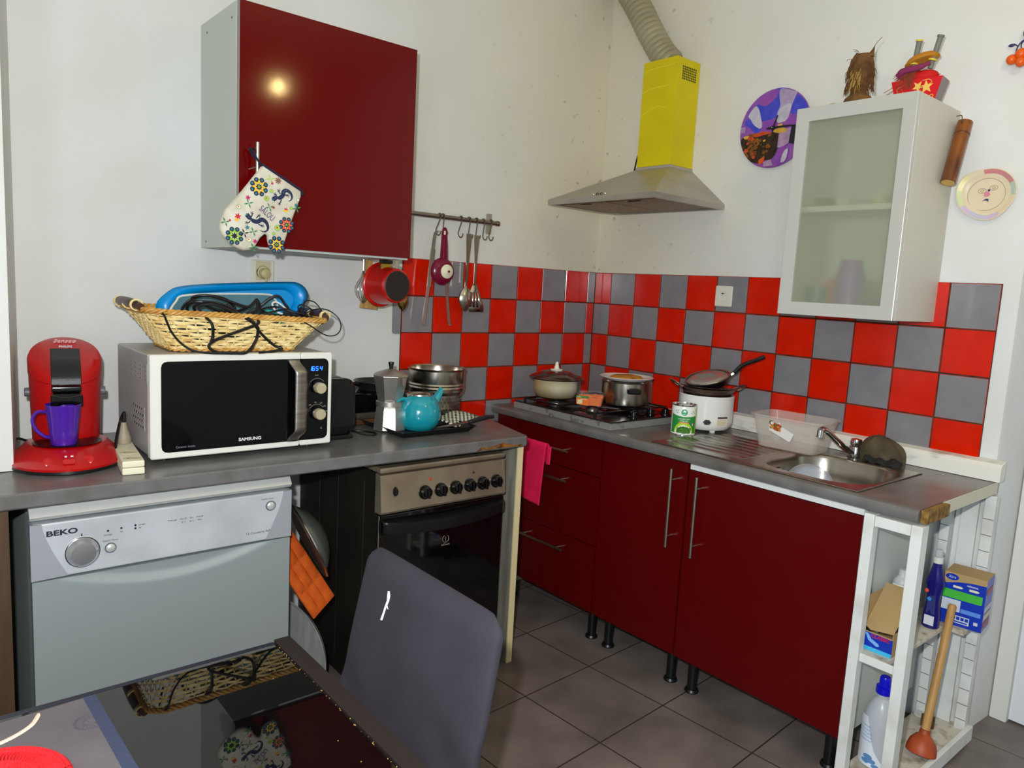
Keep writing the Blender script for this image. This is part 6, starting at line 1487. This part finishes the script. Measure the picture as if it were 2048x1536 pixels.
B().box(.594, .604, -.044, .042, .02, .835, .002).done('back_slat', m_ws, t)
B().box(.575, .586, -.028, .020, .02, .835, .002).done('back_slat', m_ws, t)
b = B(); b.box(.0, .42, -.028, .073, .418, .434, .002); b.done('middle_shelf', m_dirt, t)
B().box(.42, .592, -.080, .073, .418, .434, .002).done('rear_shelf', m_dirt, t)
B().box(-.004, .0, -.050, .043, .410, .434, .001).done('shelf_lip', m_ws, t)
B().box(.0, .60, -.074, .073, .030, .052, .003).done('bottom_shelf', m_dirt, t)
B().box(.032, .60, -.092, -.076, .012, .062, .003).done('side_rail', m_ws, t)
# things on the middle shelf
SZ = .4345
m_kr = mat('kraft_card', (176, 146, 98), .8); m_bx = mat('blue_card', (14, 50, 170), .35)
t = thing('tablet_box', 'opened blue and brown cardboard box on the middle shelf of the white unit', 'box', (-.50, -1.745, SZ))
b = B(); b.box(-.08, .05, .041, .0425, .02, .15); b.box(.0485, .05, -.045, .041, .02, .165); b.box(-.08, -.078, -.045, .041, .012, .055); b.box(-.08, .05, -.046, -.0445, .012, .07); b.box(-.08, .05, -.045, .041, 0, .012); b.loft([[(-.075, .040, .055), (-.075, -.044, .068), (.046, -.044, .16), (.046, .040, .165)], [(-.074, .040, .054), (-.074, -.044, .067), (.047, -.044, .159), (.047, .040, .164)]]); b.done('carton', m_kr, t)
b = B(); b.box(-.0812, -.0801, -.046, .0425, .012, .052); fr = b.done('front_label', m_bx, t)
b = B(); b.box(-.0815, -.0801, -.046, .0425, .0, .0118); b.done('cyan_band', mat('cyan_card', (60, 176, 216), .35), t)
b = B(); P = [(.030, .050), (.020, .030), (-.005, .018), (-.012, .022), (-.008, .028), (.012, .036), (.022, .050)]; b.prism(P, 'yz', -.0818, -.0812); b.done('splash', mat('light_splash', (120, 176, 226), .4), fr)
txt('CLASSIC', .014, mat('red_ink', (206, 30, 50), .4), fr, (-.0820, -.012, .046), right=(0, -1, 0), upv=(0, 0, 1), bold=.0004, shear=.2)
b = B(); b.loft([[(-.0795, .041, .060), (-.0795, .041, .075), (-.0795, .010, .052)], [(-.077, .041, .060), (-.077, .041, .075), (-.077, .010, .052)]]); b.done('dark_print', m_black, t)
t = thing('spray_can', 'white spray can with blue bands and a flame diamond behind the brown box', 'spray can', (-.345, -1.708, SZ))
t.rotation_euler = (0, 0, math.radians(-40))
B().lathe([(0, 0), (.026, 0), (.0265, .003), (.0265, .135), (.025, .140)], 32).done('can_body', m_cw, t)
B().lathe([(.025, .1405), (.0235, .150), (.016, .160), (.013, .165), (.012, .184), (0, .186)], 28).done('cap', mat('grey_cap', (196, 198, 196), .4), t)
for z0, z1 in ((.126, .133), (.104, .110)):
    B().lathe([(.0266, z0), (.0269, z0+.0005), (.0269, z1-.0005), (.0266, z1)], 32).done('blue_band', mat('band_blue', (44, 70, 150), .4), t)
def sc(a, z, r=.0269): return (r*sin(a), -r*cos(a), z)
b = B(); D = [(0, .092), (.42, .080), (0, .068), (-.42, .080)]
for p, q in zip(D, D[1:]+D[:1]): b.tube([sc(*p), sc((p[0]+q[0])/2, (p[1]+q[1])/2), sc(*q)], .0007, 5)
dm_ = b.done('hazard_diamond', m_black, t)
b = B(); b.f([b.v(sc(a, z, .0271)) for a, z in ((-.10, .074), (.10, .074), (.12, .079), (.03, .087), (-.02, .082), (-.11, .080))]); b.done('flame_mark', m_black, dm_)
t = thing('rinse_bottle', 'dark blue plastic bottle with clear cap on the middle shelf', 'bottle', (-.252, -1.768, SZ))
m_db = mat('deep_blue_plastic', (14, 12, 100), .2, coat=.3)
def bs_(rx, ry, z, cx=0): return [(cx+rx*cos(2*PI*k/28), ry*sin(2*PI*k/28), z) for k in range(28)]
b = B(); b.loft([bs_(.018, .022, 0), bs_(.021, .025, .004), bs_(.021, .024, .05), bs_(.019, .019, .085), bs_(.019, .0195, .105), bs_(.021, .027, .140), bs_(.020, .026, .152), bs_(.016, .018, .178), bs_(.013, .014, .195), bs_(.012, .013, .205)], True, True); bb = b.done('bottle_body', m_db, t)
B().lathe([(0, .2055), (.0135, .2055), (.0135, .222), (.012, .224), (0, .224)], 24).done('collar', m_white, t)
B().lathe([(.011, .2245), (.011, .244), (.008, .248), (0, .248)], 20).done('cap', mat('clear_cap', (200, 204, 206), .2, alpha=.6), t)
b = B(); b.prism([(-.016, .012), (.012, .012), (.012, .042), (-.016, .042)], 'yz', -.0222, -.0212); lb = b.done('barcode_label', mat('label_grey', (210, 210, 214), .5), bb)
b = B(); b.prism([(-.015, .048), (.010, .048), (.008, .10), (-.012, .11)], 'yz', -.0205, -.0185); b.done('print_panel', mat('dusk_print', (46, 52, 110), .4), bb)
for y, z, c in ((.004, .094, (60, 140, 210)), (.014, .118, (226, 80, 60))):
    B().prism(blob(y, z, .006, 8, .1), 'yz', -.0222, -.0200).done('print_spot', mat('spot%d' % c[0], c, .4), bb)
t = thing('detergent_carton', 'large blue carton with a green stripe at the back of the middle shelf', 'carton', (-.125, -1.820, SZ+.0002), math.radians(-84)); t.scale = (.92, .8, 1)
b = B(); b.box(-.062, .062, -.062, .062, 0, .165, .001); b.done('carton', m_bx, t)
b = B(); b.prism([(-.0622, .1655), (.0622, .1655), (.0622, .148), (.02, .146), (-.02, .140), (-.0622, .128)], 'xz', -.0630, -.0622); b.done('kraft_top', m_kr, t); 
B().box(-.062, .062, -.062, .062, .1652, .1662).done('kraft_lid', m_kr, t)
b = B(); b.prism([(-.0622, .085), (.052, .085), (.055, .088), (.055, .112), (-.0622, .112)], 'xz', -.0632, -.0624); gb = b.done('green_stripe', mat('green_card', (70, 180, 60), .4), t)
b = B(); b.prism([(-.0622, .045), (-.006, .045), (-.006, .082), (-.0622, .082)], 'xz', -.0630, -.0624); b.done('white_panel', mat('white_card', (200, 206, 216), .45), t)
b = B(); b.prism([(-.004, .045), (.055, .045), (.055, .058), (-.004, .058)], 'xz', -.0628, -.0624); b.done('light_blue_stripe', mat('sky_card', (90, 140, 220), .4), t)
b = B(); b.prism([(-.030, .010), (.025, .010), (.025, .034), (-.030, .034)], 'xz', -.0630, -.0624); wp = b.done('info_panel', MATS['white_card'], t)
for k in range(4): B().box(-.026+.0128*k, -.016+.0128*k, -.0636, -.0630, .021, .031).done('icon', m_bx, wp)
B().box(-.028, .020, -.0634, -.0630, .013, .017).done('text_bar', m_bx, wp)
B().box(.038, .050, -.0632, -.0624, .018, .028).done('small_label', MATS['white_card'], t)
b = B(); b.prism(circ(-.040, .152, .020, 20, .010), 'xz', -.0636, -.0630); lo = b.done('oval_logo', m_bx, t)
txt('Xtra', .012, MATS['white_card'], lo, (-.040, -.0638, .152), shear=.2)
for x in (-.020, .028):
    b = B(); b.prism([(-.014+x, .120), (.010+x, .120), (.016+x, .1235), (.010+x, .127), (-.014+x, .127)], 'xz', -.0632, -.0624); b.done('tablet_picture', mat('tablet_cream', (226, 222, 190), .4), t)
txt('utilisation', .0085, MATS['white_card'], t, (.022, -.0630, .136), bold=.0002)
for z, c in ((.125, (150, 40, 60)), (.07, (190, 190, 200)), (.045, (200, 190, 150)), (.02, (150, 150, 160))):
    B().box(.0622, .0630, -.05, .05, z-.008, z+.008).done('side_print', mat('side%d' % c[0], c, .45), t)
# lower shelf
BZ0 = .0523
t = thing('vinegar_jug', 'translucent white jug with a bright blue cap on the bottom shelf', 'jug', (-.478, -1.746, BZ0))
m_jug = mat('milky_plastic', (196, 200, 204), .3, alpha=.85)
b = B(); b.loft([bs_(.040, .040, 0), bs_(.046, .048, .006), bs_(.046, .049, .12), bs_(.044, .047, .150), bs_(.034, .036, .185), bs_(.024, .025, .205), bs_(.018, .018, .212), bs_(.018, .018, .225)], True, True); jb = b.done('jug_body', m_jug, t)
m_cap = mat('bright_blue_cap', (8, 14, 200), .25)
B().lathe([(0, .2255), (.022, .2255), (.0235, .229), (.0225, .246), (.016, .249), (.0155, .272), (.013, .277), (0, .278)], 28, sx=1, sy=1).done('cap', m_cap, t)
def jw(y, z): return (-.0462*math.sqrt(max(.05, 1-(y/.0495)**2))-.0012, y, z)
b = B()
LP = [(.042, .008), (.042, .158), (.018, .158), (.012, .14), (.004, .10), (-.010, .06), (-.030, .03), (-.042, .008)]
for k in range(14):
    z0, z1 = .008+.0107*k, .008+.0107*(k+1)
    def rx(z): 
        for (ya, za), (yb, zb) in zip(LP[1:], LP[2:]):
            if zb <= z <= za: return ya+(yb-ya)*(za-z)/(za-zb)
        return -.042
    for i in range(6):
        ya0 = .042+(rx(z0)-.042)*i/6; yb0 = .042+(rx(z0)-.042)*(i+1)/6; ya1 = .042+(rx(z1)-.042)*i/6; yb1 = .042+(rx(z1)-.042)*(i+1)/6
        b.f([b.v(jw(ya0, z0)), b.v(jw(yb0, z0)), b.v(jw(yb1, z1)), b.v(jw(ya1, z1))])
bmesh.ops.remove_doubles(b.bm, verts=b.bm.verts, dist=1e-5); lb = b.done('label', mat('label_bluewhite', (226, 232, 238), .45), jb)
m_lbl = mat('label_blue', (90, 140, 190), .45)
def jt(s_, size, y, z): 
    o = txt(s_, size, m_lbl, lb, (0, 0, 0), ext=.0001)
    for v_ in o.data.vertices:
        x_, y_, z_ = v_.co; q = jw(y-x_, z+z_); v_.co = (q[0]-.0006+y_*.1, q[1], q[2])
for i, s_ in enumerate(('VINAIGRE', "D'ALCOOL", 'NETTOYANT', 'DETARTRANT', 'DEGRAISSANT')): jt(s_, .0075, .022, .128-.0105*i)
b = B()
for y, z, r in ((.006, .038, .014), (-.006, .028, .012), (.012, .024, .012), (-.016, .016, .010)):
    P = [(y+r*cos(2*PI*i/10), z+r*.6*sin(2*PI*i/10)) for i in range(10)]; b.f([b.v((jw(u, v)[0]-.0008-.0001*r*100, u, v)) for u, v in P])
b.done('blue_picture', m_lbl, lb)
t = thing('plunger', 'rubber plunger with a wooden handle leaning out of the bottom shelf', 'plunger', (-.335, -1.812, BZ0+.003))
dv = Vector((.118, .005, .445)); t.rotation_euler = dv.to_track_quat('Z', 'Y').to_euler()
t.location = (-.322, -1.8125, BZ0+.0125)
b = B(); b.lathe([(.040, -.002), (.0425, 0), (.042, .012), (.036, .034), (.024, .050), (.016, .056), (.0145, .070), (0, .071)], 36); b.lathe([(.040, -.002), (.036, .0), (.03, .03), (0, .045)], 36); b.done('cup', mat('terracotta_rubber', (176, 76, 34), .5, 0, (156, 62, 26), 20), t)
B().tube([(0, 0, .071), (0, 0, .455), (0, 0, .460)], [.0125, .0115, .008], 14).done('handle', mat('pine_handle', (196, 154, 92), .5, 0, (170, 124, 66), 16, .3, .7, stretch=(3, 3, .4)), t)
tag(B().box(-.022, .022, -.020, .020, 0, .024, .002).done('wood_block', mat('brown_block', (112, 74, 46), .6, 0, (84, 52, 30), 20), loc=(-.118, -1.755, BZ0+.0002), rot=(0, 0, .3)), 'small brown wood block on the bottom shelf of the white unit', 'block')
tag(B().prism(blob(0, 0, .026, 14, .12, .02, 4), 'xy', 0, .006, .002).done('white_scrap', m_white, loc=(-.075, -1.715, BZ0+.0002)), 'white scrap lying at the back of the bottom shelf', 'scrap')
